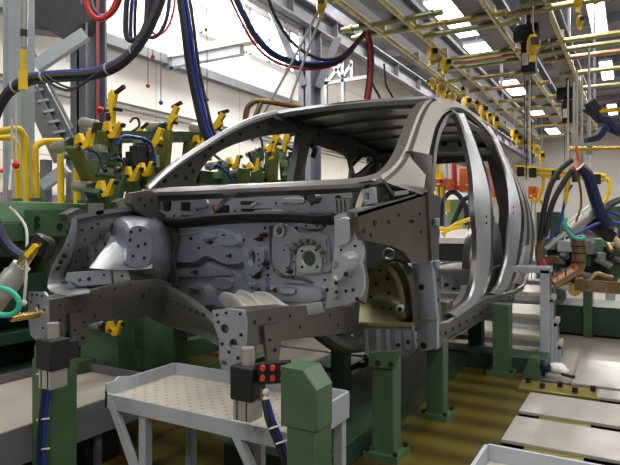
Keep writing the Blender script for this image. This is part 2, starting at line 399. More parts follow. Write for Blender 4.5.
# ----------------------------------------------------------------- overhead pipe grid
ZP = 3.4
def at(u, v): return pz(u, v, ZP)
def rail(name, x, y0, y1, z, w, h, k, lab, cat='rail'):
    t = thing(name, lab, cat, (x, y0, z))
    MB().box((x-w/2, y0, z), (x+w/2, y1, z+h), 'girder').build('beam', t)
    if k:
        MB().cyl((x+w/2+.03, y0, z-.03), (x+w/2+.03, y1, z-.03), .03, k, 10).build('pipe', t)
        n = int((y1-y0)/1.2)
        for i in range(n): MB().cbox((x+w/2+.03, y0+.6+i*1.2, z), (.08, .05, .12), 'zinc').build('pipe_clamp', t)
    # hangers up to the roof
    for y in (y0+1.5, y1-1.5): MB().bar((x, y, z+h), (x, y, 7.4), .06, .06, 'girder').build('hanger', t)
    return t
r1, r2, r3, r4 = at(338, 0).x, at(384, 0).x, at(480, 0).x, at(552.6, 15.3).x
rail('hoist_rail', r1-.12, 3.2, 15, ZP+.05, .12, .16, 'zinc', 'leftmost overhead grey rail with a yellow pipe over the car roof')
rail('hoist_rail', r2-.12, 3.2, 16, ZP+.05, .1, .14, 'zinc', 'second overhead rail from the left with a yellow pipe')
rail('hoist_rail', r3-.1, 3.2, 17, ZP+.05, .14, .18, 'zinc', 'third overhead rail from the left reaching over the balancers')
rail('hoist_rail', r4-.1, 3.2, 17, ZP+.05, .1, .14, 'zinc', 'overhead rail just left of the strip lights at the right edge')
for i, (a, b) in enumerate((((300, -12), .1), ((514, 0), .12), ((432, -6), .14))):
    p = at(*a); tag(MB().box((p.x-b, 3.2, ZP+.35), (p.x+b, 18, ZP+.42), 'girder').box((p.x-.02, 3.2, ZP+.42), (p.x+.02, 18, ZP+.8), 'girder').box((p.x-b, 3.2, ZP+.8), (p.x+b, 18, ZP+.86), 'girder').build('runway_beam'),
        ('grey runway beam in front of the lattice above the roof', 'grey runway beam behind the black hoist', 'grey runway beam between the first two hoist rails')[i], 'beam', kind='thing')
pipesL = [(430, 29, 497, 14, 'zinc'), (430, 38, 512, 22, 'zinc_green'), (442, 66, 517, 47, 'zinc'), (447, 74, 524, 56, 'zinc_green'), (449, 70, 521, 50, 'zinc_pink'),
          (452, 83, 532, 72, 'zinc'), (474, 92, 545, 84, 'zinc_pink'), (494, 104, 552, 97, 'zinc'), (500, 112, 556, 106, 'zinc_green'), (352, 34, 432, 12, 'zinc_green'), (362, 42, 436, 22, 'zinc')]
pipesR = [(516, 18, 600, -2, 'zinc'), (530, 6, 575, -4, 'zinc_green'), (546, 49, 640, 27, 'zinc'), (548, 57, 640, 37, 'zinc_green'), (551, 65, 640, 46, 'zinc_pink'),
          (566, 77, 640, 65, 'zinc'), (576, 91, 640, 82, 'zinc_green'), (520, 128, 600, 122, 'zinc'), (530, 138, 625, 131, 'zinc_green'), (520, 120, 590, 112, 'zinc_pink')]
nth = ('first', 'second', 'third', 'fourth', 'fifth', 'sixth', 'seventh', 'eighth', 'ninth', 'tenth', 'eleventh')
def cross(lst, side, xr=None):
    order = sorted(range(len(lst)), key=lambda i: at(*lst[i][:2]).y+at(*lst[i][2:4]).y)
    for rank, i in enumerate(order):
        u0, v0, u1, v1, k = lst[i]; a, b = at(u0, v0), at(u1, v1); y = (a.y+b.y)/2; z = ZP+.0
        m = MB().cyl((a.x-.08, y, z+.02), (b.x+.08, y, z+.02), .034, k, 10)
        for x in (a.x+.04, b.x-.04): m.cyl((x-.02, y, z+.02), (x+.02, y, z+.02), .046, 'zinc', 10)
        o = m.build('cross_pipe')
        tag(o, 'zinc plated cross pipe, %s from the camera in the %s bay of the overhead grid' % (nth[rank], side), 'pipe', 'cross pipes of the overhead grid')
cross(pipesL, 'left'); cross(pipesR, 'right')

# ----------------------------------------------------------------- spring balancers
def balancer(lab):
    t = thing('spring_balancer', lab, 'balancer', (0, 0, 0), 'yellow spring balancers hanging overhead')   # origin = top hook
    m = MB().tube([(0, 0, 0), (.012, 0, -.02), (0, 0, -.05)], .006, 'zinc', 6); m.build('hook', t)
    MB().lathe((-.045, 0, -.13), (1, 0, 0), [(0, .03), (.005, .07), (.025, .082), (.06, .082), (.085, .07), (.09, .04)], 'yellow', 18).build('housing', t)
    MB().lathe((.044, 0, -.13), (1, 0, 0), [(0, .04), (.012, .036), (.014, .0)], 'cyl_grey', 14).build('name_disc', t)
    MB().bar((0, 0, -.04), (0, 0, -.075), .05, .03, 'yellow').build('bracket', t)
    MB().cbox((0, -.075, -.12), (.06, .05, .06), 'black').build('stop', t)
    MB().cbox((0, .02, -.235), (.05, .05, .06), 'yellow').build('cable_guide', t)
    return t
bal = [  # u, v of centre, size in px
 (432, 52, 13, 'round yellow balancer nearest the roof corner showing its grey disc'), (445, 64, 14, 'yellow balancer beside the one with the grey disc, above the near pillar'),
 (432, 82, 10, 'small yellow balancer low over the front edge of the roof rail'), (441, 89, 12, 'yellow balancer second along the roof rail'),
 (452, 97, 11, 'yellow balancer third along the roof rail'), (463, 90, 9, 'higher small balancer between third and fourth along the roof rail'),
 (466, 102, 11, 'yellow balancer fourth along the roof rail'), (477, 104, 9, 'yellow balancer fifth along the roof rail'), (483, 110, 11, 'yellow balancer sixth along the roof rail'),
 (489, 116, 9, 'round balancer seventh along the roof rail, disc visible'), (496, 121, 10, 'last yellow balancer along the roof rail before the gap'),
 (514, 133, 8, 'first of the small balancers behind the C pillar'), (518, 139, 8, 'lower small balancer behind the C pillar'),
 (530, 143, 7, 'first yellow ball balancer above the hanging yellow frame'), (536, 149, 7, 'second yellow ball balancer above the hanging yellow frame'), (542, 156, 7, 'third yellow ball balancer above the hanging yellow frame'),
 (533, 45, 19, 'large yellow balancer hanging in front of the black hoist'), (580, 21, 12, 'yellow balancer hanging between strip lights at upper right'),
 (578, 0, 16, 'yellow balancer cut off by the top edge at upper right'), (321, 4, 19, 'large yellow balancer at the top edge holding two ropes')]
proto = None; wires = []
for u, v, s, lab in bal:
    z = .19*F/s; z = min(z, 12)
    c = pd(u, v, z); sc = 1.15
    if c.z > ZP-.05: z = (ZP-.12-CH)/((VH-v)/F); c = pd(u, v, z); sc = s*z/F/.19
    loc = (c.x, c.y, c.z+.13*sc)
    rz = random.choice((-1.05, .35, .6, .85, .5))+random.uniform(-.15, .15)
    if proto is None: proto = balancer(lab); b = proto; b.location = loc; b.rotation_euler = (0, 0, rz)
    else: b = dup(proto, loc, rz, sc, lab)
    top = Vector(loc)
    wires.append((b, sc, (max(ZP+.06, top.z+.05)-top.z)/sc))
for b, sc, h in wires:
    w_ = MB().tube([(0, 0, 0), (0, 0, h)], .006/sc, 'rope', 6).build('suspension_wire'); w_.parent = b
# two ropes with a bent brass pipe
t = thing('lifting_ropes', 'pair of white ropes dropping from the top balancer to the brass pipe', 'rope', tuple(pd(321, 14, 5)))
MB().tube([pd(318, 12, 5), pd(290, 66, 5), pd(262, 117, 5)], .011, 'rope').build('rope', t); MB().tube([pd(323, 12, 5), pd(304, 60, 5), pd(289, 104, 5)], .011, 'rope').build('rope', t)
m = MB().tube([pd(245, 125, 5), pd(247, 110, 5), pd(252, 103, 5), pd(262, 101, 5), pd(303, 107, 5)], .026, 'bronze', 10, 5).tube([pd(252, 124, 5), pd(258, 110, 5), pd(261, 103, 5)], .022, 'bronze', 8)
tag(m.build('bent_pipe'), 'bent brass pipe hanging from ropes above the far roof edge', 'pipe')
# chain hoists
def hoist(name, u, v, z, lab):
    c = pd(u, v, z); t = thing(name, lab, 'hoist', (c.x, c.y, c.z+.3))
    MB().cbox((c.x, c.y, c.z), (.16, .16, .36), 'black').build('body', t, .02)
    MB().cbox((c.x-.03, c.y-.085, c.z-.03), (.07, .01, .14), 'white').build('plate', t)
    MB().cyl((c.x-.16, c.y, c.z+.3), (c.x+.1, c.y, c.z+.3), .1, 'black').build('motor', t)
    MB().bar((c.x, c.y, c.z+.15), (c.x, c.y, max(ZP+.1, c.z+.5)), .05, .05, 'black').build('hanger', t)
    for d in (-.05, .03): MB().tube([(c.x+d, c.y, c.z-.15), (c.x+d, c.y, 2.0)], .004, 'black', 6).build('chain', t)
    return t
hoist('chain_hoist', 529, 58, 6.6, 'black chain hoist hanging behind the large yellow balancer')
hoist('chain_hoist', 568, 112, 9, 'small black chain hoist farther back over the yellow frame')
# pull cords with coloured knobs
for i, (u, v, v0, k, z) in enumerate(((148, 85, 45, 'red', 6), (153, 56, 35, 'red', 6), (161, 102, 30, 'blue', 6), (171, 67, 42, 'blue', 6), (193, 85, 60, 'red', 6), (207, 99, 5, 'blue', 6), (206, 29, 0, 'red', 6.2), (101, 110, 110, 'red', 0), (16, 166, 95, 'red', 3.4))):
    if not z: continue
    t = thing('pull_cord', 'thin cord ending in a %s knob, %s' % (k, ('lowest on the left of the hose drop', 'short one left of the hose drop', 'long one left of the hose drop', 'short one touching the hose drop', 'crossing the hanging hose drop', 'long one right of the hose drop', 'highest one by the window', '', 'in front of the yellow hoops')[i]), 'pull cord', tuple(pd(u, v0, z)), 'pull cords with knobs')
    MB().tube([pd(u, v0-60 if i != 8 else v0, z), pd(u, v, z)], .005, 'rope' if i == 8 else 'grey_mid', 5).build('cord', t)
    MB().lathe(pd(u, v+3, z), (0, 0, 1), [(0, .005), (.012, .02), (.03, .024), (.045, .012), (.05, .004)], k, 10).build('knob', t)

# ----------------------------------------------------------------- hoses overhead
def hoses(name, lab, cat, pts, strands, z, group=None):
    """strands: (du, dv, dz, radius, material)"""
    t = thing(name, lab, cat, tuple(pd(*pts[0][:2], z)), group)
    for du, dv, dz, r, k in strands:
        P = [pd(p[0]+du, p[1]+dv, (p[2] if len(p) > 2 else z)+dz) for p in pts]
        MB().tube(P, r, k, 8, 6).build('hose', t)
    return t
t = hoses('hose_bundle', 'thick black and blue hose bundle sweeping across the top left', 'hose', [(-8, 125), (2, 101), (14, 87), (32, 79), (60, 76), (90, 74), (115, 66), (135, 49), (150, 25), (160, 2), (164, -10)],
      [(0, 0, 0, .03, 'rubber'), (1, 3, .02, .02, 'rubber'), (0, -4.0, -.01, .012, 'blue'), (-1, -5.2, .02, .007, 'blue'), (1, -3.0, -.02, .006, 'blue')], 3.6)
for u, v in ((14, 87), (43, 77), (107, 69), (132, 51)): MB().lathe(pd(u, v, 3.6), (1, .3, .2), [(-.004, .037), (.004, .037)], 'rope', 10).build('cable_tie', t)
MB().bar(pd(23, 90, 3.53), pd(23, 70, 3.53), .05, .03, 'yellow').build('saddle', t)
hoses('hose_bundle', 'thinner slack cables looping under the thick hose bundle', 'hose', [(42, 77), (55, 86), (70, 90), (85, 82), (95, 74)], [(0, 0, 0, .008, 'rubber'), (4, -2, 0, .007, 'rubber')], 3.55)
hoses('hose_bundle', 'black and blue hose drop hanging straight beside the bright wall', 'hose', [(183, -8), (188, 25), (192, 58), (199, 95), (206, 125), (212, 140)],
      [(-2, 0, 0, .034, 'rubber'), (2, 0, -.02, .014, 'blue'), (-1, 0, -.035, .01, 'blue'), (-6, 0, -.01, .014, 'rubber'), (5.5, 0, 0, .013, 'rubber')], 4.6)
hoses('hose_bundle', 'coiled blue and black hose loops at the top left of centre', 'hose', [(150, -10), (147, 20), (138, 38), (127, 38), (126, 15), (128, -10)], [(0, 0, 0, .02, 'rubber'), (5, 3, .05, .014, 'blue'), (9, 0, .1, .012, 'rubber'), (20, -3, .05, .014, 'blue_dark'), (26, -6, .05, .008, 'red')], 4.2)
hoses('hose_bundle', 'red and dark hose loop dipping from the top edge', 'hose', [(85, -10), (88, 8), (96, 18), (106, 17), (114, 7), (119, -8)], [(0, 0, 0, .02, 'red'), (3, -2, .03, .02, 'blue_dark')], 3.9)
hoses('hose_bundle', 'slim blue and red hose pair sagging below the steel column brace', 'hose', [(232, -8), (243, 15), (256, 38), (272, 54), (294, 63), (320, 65), (343, 58), (358, 41), (366, 32)],
      [(0, 0, 0, .026, 'blue_dark'), (-3, 4, .02, .014, 'red'), (2, -2, -.03, .012, 'blue')], 5.5)
hoses('hose_bundle', 'black cable sagging in front of the grey steel column', 'cable', [(266, -8), (276, 18), (292, 42), (316, 58), (338, 58), (356, 43), (365, 32)], [(0, 0, 0, .016, 'rubber')], 5.3)
hoses('hose_bundle', 'red and blue hoses dropping to the roof from the overhead rail', 'hose', [(366, 31), (370, 50), (370, 75), (367, 100)], [(0, 0, 0, .016, 'red'), (2.5, 0, 0, .013, 'blue_dark'), (-2, -1, .04, .012, 'rubber')], 5.4)
hoses('hose_bundle', 'black hose curving away behind the roof below the rail', 'hose', [(370, 62), (372, 82), (378, 94), (383, 104)], [(0, 0, 0, .013, 'rubber'), (14, 2, 1, .013, 'rubber')], 6.0)
# ================================================================= FLOOR FIXTURE
o = MB().box((-4.6, .3, 0), (-.62, 6.4, .012), 'pit').build('base_plate', None, .004)
tag(o, 'large olive yellow machined steel base plate under the car', 'base plate')
t = thing('floor_skid', 'low dark green steel frame lying along the base plate under the car', 'frame', (-1.5, 3.5, .012))
MB().box((-1.75, 2.2, .012), (-1.21, 4.72, .125), 'green_dark').build('long_beam', t, .006)
MB().box((-1.85, 4.72, .012), (-.6, 5.0, .14), 'green_dark').build('cross_beam', t, .006)
m = MB().plate([(-.76, .012), (-.62, .012), (-.64, .17), (-.70, .17)], [], .1, PY_(4.6), 'green'); m.build('stop_bracket', t)
MB().box((-2.85, 2.45, .012), (-2.6, 3.9, .125), 'green').build('far_beam', t, .006)
def bolts(m, pts, z, r=.016, h=.02, k='black'):
    for x, y in pts: m.cyl((x, y, z), (x, y, z+h), r, k, 8)
    return m
def post(lab, x, y, z0, z1, w=.105, k='green', cap=None, base=True):
    t = thing('support_post', lab, 'post', (x, y, z0), 'green posts carrying the car body')
    MB().box((x-w/2, y-w/2, z0), (x+w/2, y+w/2, z1), k).build('shaft', t, .006)
    if base:
        m = MB().box((x-w*.8, y-w*.8, z0), (x+w*.8, y+w*.8, z0+.03), k); bolts(m, [(x+i*w*.65, y+j*w*.65) for i in (-1, 1) for j in (-1, 1)], z0+.03, .012); m.build('foot', t)
    if cap:
        m = MB().plate(cap, [], .02, PY_(y-w/2-.02), 'green'); 
        for a in (.3, .7): m.disc((cap[0][0]+(cap[1][0]-cap[0][0])*a, y-w/2-.02, cap[0][1]-.045), (0, -1, 0), .014, 'hole', .004)
        m.build('saddle', t)
    return t
q = pz(383, 458, .012)
cp = [(x, z) for x, z in [(p.x, p.z) for p in (py(370, 352, 2.66), py(402, 350, 2.66), py(396, 368, 2.66), py(370, 366, 2.66))]]
post('green support post with saddle under the near front wheel arch', q.x, q.y+.05, .012, cp[2][1]+.03, .115, 'green', cp)
q = pz(435.5, 418, .012); post('green support post under the near end of the sill', q.x, q.y+.04, .012, py(436, 340, q.y).z, .105, 'green')
q = pz(503, 372, .012); post('green support post standing before the cross beam below the rear door', q.x, q.y-.02, .012, py(503, 303, q.y).z, .13, 'green')
q = Vector((-1.22, 5.1, .012)); post('narrow green post behind the cross beam under the sill', q.x, q.y, .012, .62, .12, 'green_dark', None, False)
q = pz(341, 392, .125); post('dark green post on the far side of the frame under the floor', q.x, q.y, .012, .62, .1, 'green_dark')
q = pz(150, 358, .012)
# green pedestals on the far side below the left rail
for lab, u0, u1, vt, vb, d in (('wide green pedestal below the far strut tower', 128, 178, 305, 352, 3.75), ('green pedestal with yellow clamp below the far front rail', 78, 122, 312, 372, 3.5)):
    a, b = pd(u0, vb, d), pd(u1, vb, d); t = thing('pedestal', lab, 'pedestal', ((a.x+b.x)/2, (a.y+b.y)/2, 0))
    ztop = pd(u0, vt, d).z; c = (a+b)/2; w = (b-a).length
    m = MB().plate([(-w/2, .012), (w/2, .012), (w*.36, ztop), (-w*.42, ztop)], [], .16, lambda p, q, e, c=c: Vector((c.x+p*.86, c.y+p*.5+e*.86, q)), 'green'); m.build('column', t, .006)
    m = MB().cbox((c.x+.0, c.y, .03), (w*1.3, .3, .03), 'green', .5); bolts(m, [(c.x-w*.5, c.y-.12), (c.x+w*.4, c.y)], .045, .018); m.build('foot', t)
# crossing green rails low at left behind the tray
tag(MB().bar(pd(65, 372, 3.4), pd(225, 340, 4.4), .1, .12, 'green').build('floor_rail'), 'green rail on the floor behind the middle work platform', 'rail')
# ---------------------------------------------------------------- clamping columns in front
p = Vector((-2.17, 1.575, 0)); p.y = 1.585; p.x = -2.185
t = thing('clamp_column', 'tall green column in front of the left work platform holding the far rail clamp', 'column', tuple(p))
MB().box((p.x-.065, p.y-.065, 0), (p.x+.065, p.y+.065, .62), 'green').build('shaft', t, .006)
MB().box((p.x-.11, p.y-.02, .42), (p.x-.065, p.y+.065, .66), 'green_light').build('side_plate', t)
def locator(lab, u, v, X, Y, ztop):
    """pneumatic locating pin unit: black head, alu cylinder block, pin"""
    t = thing('locating_unit', lab, 'clamp unit', (X, Y, ztop-.2), 'pneumatic locating units')
    MB().cyl((X, Y, ztop-.05), (X, Y, ztop+.02), .024, 'alu').build('pin', t)
    m = MB().cbox((X, Y, ztop-.1), (.095, .09, .12), 'black'); m.build('head', t, .006)
    m = MB().cbox((X, Y, ztop-.195), (.075, .075, .075), 'alu')
    for i in (-1, 1): m.cbox((X+.02*i, Y-.038, ztop-.195), (.005, .004, .07), 'hole')
    m.build('cylinder_block', t, .003)
    return t
q = py(53, 338, 1.44); locator('black and silver locating unit under the far rail end', 0, 0, q.x, q.y, q.z+.04)
MB().box((q.x-.04, q.y+.04, q.z-.09), (q.x+.04, 1.53, q.z-.02), 'black').build('mounting_bracket', bpy.data.objects['locating_unit'])
q2 = pd(248, 345, 2.02); l = locator('black locating unit with orange fittings under the near rail end', 0, 0, q2.x, q2.y, py(248, 353, q2.y).z)
m = MB()
c = pd(272, 372, 1.98); e = Vector((CS, SN, 0)); n_ = Vector((SN, -CS, 0))
m.bar(pd(260, 373, 2.0), pd(290, 371, 1.97), .045, .07, 'black'); m.build('valve_block', l)
for i in range(3):
    for j in range(2): 
        b = pd(263+10*i, 367+10*j, 1.965); MB().cyl(b, b+n_*.025, .009, 'orange_red', 10).build('orange_fitting', l)
MB().cyl(pd(263, 388, 1.97), pd(262, 400, 1.97), .012, 'bronze').build('fitting', l)
for v in (392, 399, 404): MB().ball(pd(266, v, 1.96), .013, 'white', 8).build('white_elbow', l)
p = Vector((-.93, 1.62, 0)); t = thing('clamp_column', 'green column with a notched top in front of the middle work platform', 'column', tuple(p))
zt = pd(300, 365, 1.87).z; zc = pd(300, 424, 1.87).z
MB().box((p.x-.055, p.y-.055, 0), (p.x+.055, p.y+.055, zc+.02), 'green').build('shaft', t, .005)
x0, x1 = p.x-.075, p.x+.06
MB().plate([(x0, zc-.0), (x1, zc-.0), (x1, zt-.06), (p.x+.012, zt), (x0, zt)], [], .11, PY_(p.y-.06), 'green').build('head_plate', t, .004)
# brass pin and hoses to the units
hose_n = thing('air_hoses', 'blue and black air hoses hanging down the left green column', 'hose', tuple(pd(45, 366, 2.36)))
for du, k, r in ((0, 'blue_dark', .016), (3, 'blue', .01), (-2, 'rubber', .009)):
    MB().tube([pd(46+du, 366, 2.36), pd(45+du, 392, 2.34), pd(42+du, 420, 2.33), pd(40.5+du, 450, 2.33), pd(42+du, 480, 2.33)], r, k, 8, 6).build('hose', hose_n)
for v in (374, 420, 450): MB().tube([pd(37, v, 2.34), pd(44, v-1, 2.31), pd(49, v-1.5, 2.33)], .004, 'white', 5).build('cable_tie', hose_n)
hose_n = thing('air_hoses', 'blue and black air hoses below the near locating unit', 'hose', tuple(pd(267, 403, 1.93)))
for du, k, r in ((0, 'rubber', .013), (4, 'blue', .009)):
    MB().tube([pd(265+du*.5, 400, 1.95), pd(269+du, 420, 1.93), pd(277+du, 440, 1.93), pd(287+du, 466, 1.93), pd(292+du, 480, 1.93)], r, k, 8, 6).build('hose', hose_n)
for u, v in ((273, 428), (280, 443)): MB().tube([pd(u-4, v+1, 1.92), pd(u+8, v-3, 1.91)], .004, 'white', 5).build('cable_tie', hose_n)
# ---------------------------------------------------------------- work platforms
def platform(lab, x0, x1, y0, y1, z, lip=.06, legs=(), edge='grey_light', skirt=.05):
    t = thing('work_platform', lab, 'work platform', ((x0+x1)/2, (y0+y1)/2, 0))
    MB().box((x0+.01, y0+.01, z-.02), (x1-.01, y1-.01, z), 'tread').build('tread_plate', t)
    m = MB().box((x0, y1-.012, z-skirt), (x1, y1, z+lip), edge).box((x0, y0, z-skirt), (x0+.012, y1, z+lip), edge).box((x1-.012, y0, z-skirt), (x1, y1, z+lip), edge)
    m.box((x0, y0, z-skirt), (x1, y0+.012, z+.012), edge); m.build('kick_edge', t)
    for (x, y) in legs: MB().box((x-.019, y-.019, 0), (x+.019, y+.019, z-.02), edge).build('leg', t)
    return t
t = platform('grey framed checker plate work platform in the middle foreground', -1.99, -1.02, 1.69, 2.12, .45, .055, ((-1.78, 1.72), (-1.05, 1.72), (-1.85, 2.08), (-1.45, 2.08), (-1.05, 2.08)))
MB().bar((-1.96, 1.7, .43), (-1.78, 1.7, .1), .032, .025, 'grey_light', (0, 1, 0)).build('brace', t); MB().bar((-1.08, 1.7, .08), (-1.3, 1.7, .43), .03, .03, 'grey_light', (0, 1, 0)).build('brace', t)
MB().bar((-1.96, 2.1, .43), (-1.45, 2.1, .2), .045, .03, 'grey_light', (0, 1, 0)).build('brace', t)
MB().plate([(1.69, .44), (1.85, .44), (1.85, .5), (1.76, .52), (1.69, .475)], [], .012, PX_(-1.992), 'grey_light').build('corner_plate', t)
t = platform('long checker plate work platform at the lower left edge', -3.12, -2.25, .4, 2.36, .287, .05, ((-2.3, .8), (-2.3, 1.9), (-2.3, 2.2), (-3.05, 2.3)), 'grey_mid', .11)
tag(MB().box((-2.28, .4, .288), (-2.25, 2.3, .29), 'grey_mid').build('nosing') , 'worn nosing along the lower left platform', 'nosing') if False else None
t = platform('checker plate work platform with blue grey edge at the bottom right corner', -.445, .35, 1.4, 1.99, .39, .055, ((-.42, 1.45), (-.42, 1.95)), 'grey_light')
# tool box below the left platform
m = MB().cbox((-2.45, 1.95, .1), (.3, .22, .2), 'black'); tag(m.build('tool_box', None, .02), 'dark box in the shade under the left work platform', 'box')
# ---------------------------------------------------------------- floor plates and locating strips at right
def fplate(lab, x0, y0, y1, x1=1.8, z=.045):
    o = MB().box((x0, y0, z-.02), (x1, y1, z), 'tread_plain').build('floor_plate', None, .003); return tag(o, lab, 'floor plate', 'pale floor plates beside the car')
mk('tread_plain', (166, 163, 156), .28, 0, .08, 6)
mk('pit_dark', (26, 25, 24), .8, 0, .1)
struct(MB().box((-.62, 1.0, .001), (2, 4.62, .006), 'pit_dark').build('trim_30'))
fplate('second pale floor plate from the front at right', -.62, 3.14, 3.57); fplate('third pale floor plate from the front at right', -.62, 3.67, 4.11)
fplate('short pale floor plate just above the white front corner platform', .12, 2.65, 3.02); fplate('narrow pale floor plate between yellow strip and rear plate', -.22, 4.22, 4.43)
fplate('rearmost pale floor plate next to the white rag bundle', -.4, 4.5, 5.35)
fplate('pale floor plate on the far side under the car floor, nearer one', -3.3, 4.02, 4.45, -2.0); fplate('pale floor plate on the far side under the car floor, farther one', -3.3, 4.52, 5.2, -2.0)
def locstrip(lab, x0, x1, y0, y1, nb):
    t = thing('locating_strip', lab, 'locating strip', (x0, y0, .012))
    MB().box((x0, y0, .012), (x1, y1, .04), 'yellow_plate').build('bar', t, .004)
    for i in range(nb):
        x = x0+.05+(x1-x0-.1)*i/(nb-1); y = y0+(y1-y0)*(.3 if i % 2 else .7); MB().cyl((x, y, .04), (x, y, .075), .018, 'black', 10).build('bolt', t)
mk('yellow_plate', (138, 126, 62), .3, .4, .15)
locstrip('olive yellow strip with black bolts before the front corner platform', -.66, -.02, 2.72, 2.98, 4)
locstrip('olive yellow strip with black bolts below the rear pale plates', -.72, -.2, 4.2, 4.44, 5)
locstrip('olive strip with bolts on the base plate behind the front green post', -2.05, -1.8, 4.3, 4.5, 4)
for i, (x, y) in enumerate(((-.5, 3.1), (-.5, 3.62))): tag(MB().box((x, y-.06, .012), (x+.28, y+.06, .03), 'yellow_plate').build('joint_plate'), ('small olive joint plate between the second pale plate and front strip', 'small olive joint plate between the second and third pale plates')[i], 'plate')
# white sack
m = MB(); q = pz(556, 373, .05)
for dx, dy, r in ((0, 0, .055), (.055, -.02, .04), (-.045, .02, .045), (.02, .035, .05)): m.ball((q.x+dx, q.y+dy, .045+r*.75), r, 'white', 10, (1.1, 1, .8))
o = m.build('rag_bundle', None, 0, 80); tag(o, 'crumpled white rag bundle lying on the rear floor plate', 'rag')
q = pz(544, 376, .05); tag(MB().ball((q.x, q.y+.08, .1), .042, 'blue_dark', 8, (1, .8, 1.1)).build('valve'), 'small dark blue valve beside the white rag bundle', 'valve')
tag(MB().tube([pz(562, 374, .06), pz(569, 376, .06), pz(575, 377, .06)], .012, 'black').build('cord'), 'short dark cord end beside the white rag bundle', 'cord')
# ---------------------------------------------------------------- steps
q = pz(547, 376, .0); x1, y0 = q.x, 5.02
t = thing('work_steps', 'grey steel work steps with pale treads behind the rear sill', 'steps', (x1, y0, 0))
tv = [(268, 553), (297, 558), (321, 562), (344, 566)]
for i, (v, u) in enumerate(tv):
    y = y0+.1*i; a = py(546+4*i, v, y); zz = a.z
    xl = -.90 if zz > .5 else a.x-1.0
    MB().box((xl, y, zz-.045), (a.x+.02, y+.28, zz-.012), 'grey_light').box((xl, y+.0, zz-.012), (a.x+.02, y+.28, zz), 'wood' if i else 'grey_light').build('tread', t)
    MB().box((a.x-.045, y, 0), (a.x+.02, y+.06, zz-.02), 'grey_light').build('leg', t); MB().box((a.x-.03, y+.22, 0), (a.x+.01, y+.28, zz-.02), 'grey_mid').build('leg', t)
t = thing('work_steps', 'farther grey steps seen behind the near work steps', 'steps', (.1, 7.2, 0))
for zz, y in ((.75, 7.2), (.5, 7.3), (.25, 7.4)):
    q = py(566, 260, y); MB().box((q.x-.9, y, zz-.05), (q.x, y+.3, zz), 'grey_light').build('tread', t); MB().box((q.x-.06, y, 0), (q.x, y+.06, zz), 'grey_light').build('leg', t); MB().box((q.x-.85, y, 0), (q.x-.79, y+.06, zz), 'grey_light').build('leg', t)
# ================================================================= LEFT MACHINE SIDE
t = thing('side_fixture', 'big green clamping fixture bed along the far side of the car', 'fixture', (-3.75, 3, 0))
MB().box((-4.2, .6, 1.2), (-3.45, 7.2, 1.34), 'green_light').box((-3.5, .6, 1.08), (-3.44, 7.2, 1.2), 'green').build('table', t, .006)
m = MB()
for z0, z1 in ((.02, .25), (.42, .5), (.62, .86), (.98, 1.08)): m.box((-3.62, .6, z0), (-3.46, 7.2, z1), 'green_dark')
m.box((-4.1, .6, .02), (-3.66, 7.2, 1.18), 'green_dark'); m.build('bed', t, .006)
for y in (1.3, 2.45, 3.6, 5.0, 6.4): MB().box((-3.66, y, .02), (-3.42, y+.12, 1.2), 'green').build('rib', t, .005)
for i in range(14): MB().box((-3.8, 1.2+i*.4, 1.34), (-3.5, 1.24+i*.4, 1.37), 'green').build('cleat', t)
a = px(66, 238, -3.2); m = MB().plate(outX([(31, 210), (66, 210), (66, 236), (31, 236)], -3.35), [], .1, PX_(-3.42), 'green')
for u, v in ((37, 226), (37, 219), (60, 226)): m.disc(px(u, v, -3.31), (1, 0, 0), .02, 'hole', .006)
tag(m.build('gusset_plate'), 'green plate with dark bolt holes in front of the fixture bed', 'plate')
tag(MB().box((-3.42, 1.45, 1.12), (-3.3, 2.0, 1.27), 'grey_mid').build('junction_ledge'), 'grey ledge bracket beside the yellow hoops', 'bracket')
# yellow guard hoops
def hoop(lab, pts, X, r=.045):
    P = [px(u, v, X) for u, v in pts]; o = MB().tube(P, r, 'yellow', 12, 5).build('guard_hoop'); return tag(o, lab, 'guard rail', 'yellow guard hoops')
hoop('outer yellow guard hoop cut by the left edge', [(-14, 133), (0, 131.5), (17, 129), (23, 135), (25, 145), (27, 206), (27, 222)], -3.6, .024)
hoop('inner yellow guard hoop cut by the left edge', [(-14, 139), (0, 138), (11, 138), (16, 143), (17, 152), (18, 206), (18, 222)], -3.75, .021)
hoop('yellow guard hoop bending right towards the grey cylinder', [(37, 222), (36.5, 206), (35, 155), (36.5, 146), (43, 142), (51, 141.5), (62, 141)], -3.6, .024)
for i, (u, v0, v1) in enumerate(((60.5, 149, 212), (76.5, 168, 208), (130, 176, 206), (144, 168, 200))):
    tag(MB().tube([px(u, v0, -3.62), px(u+.6, v1+12, -3.62)], .024 if i < 2 else .018, 'yellow', 12).build('guard_post'), ('yellow guard post beside the hoop bending right', 'yellow guard post behind the low grey cylinder', 'yellow guard post next to the far A pillar', 'yellow guard post just above the far cowl end')[i], 'guard rail', 'yellow guard posts')
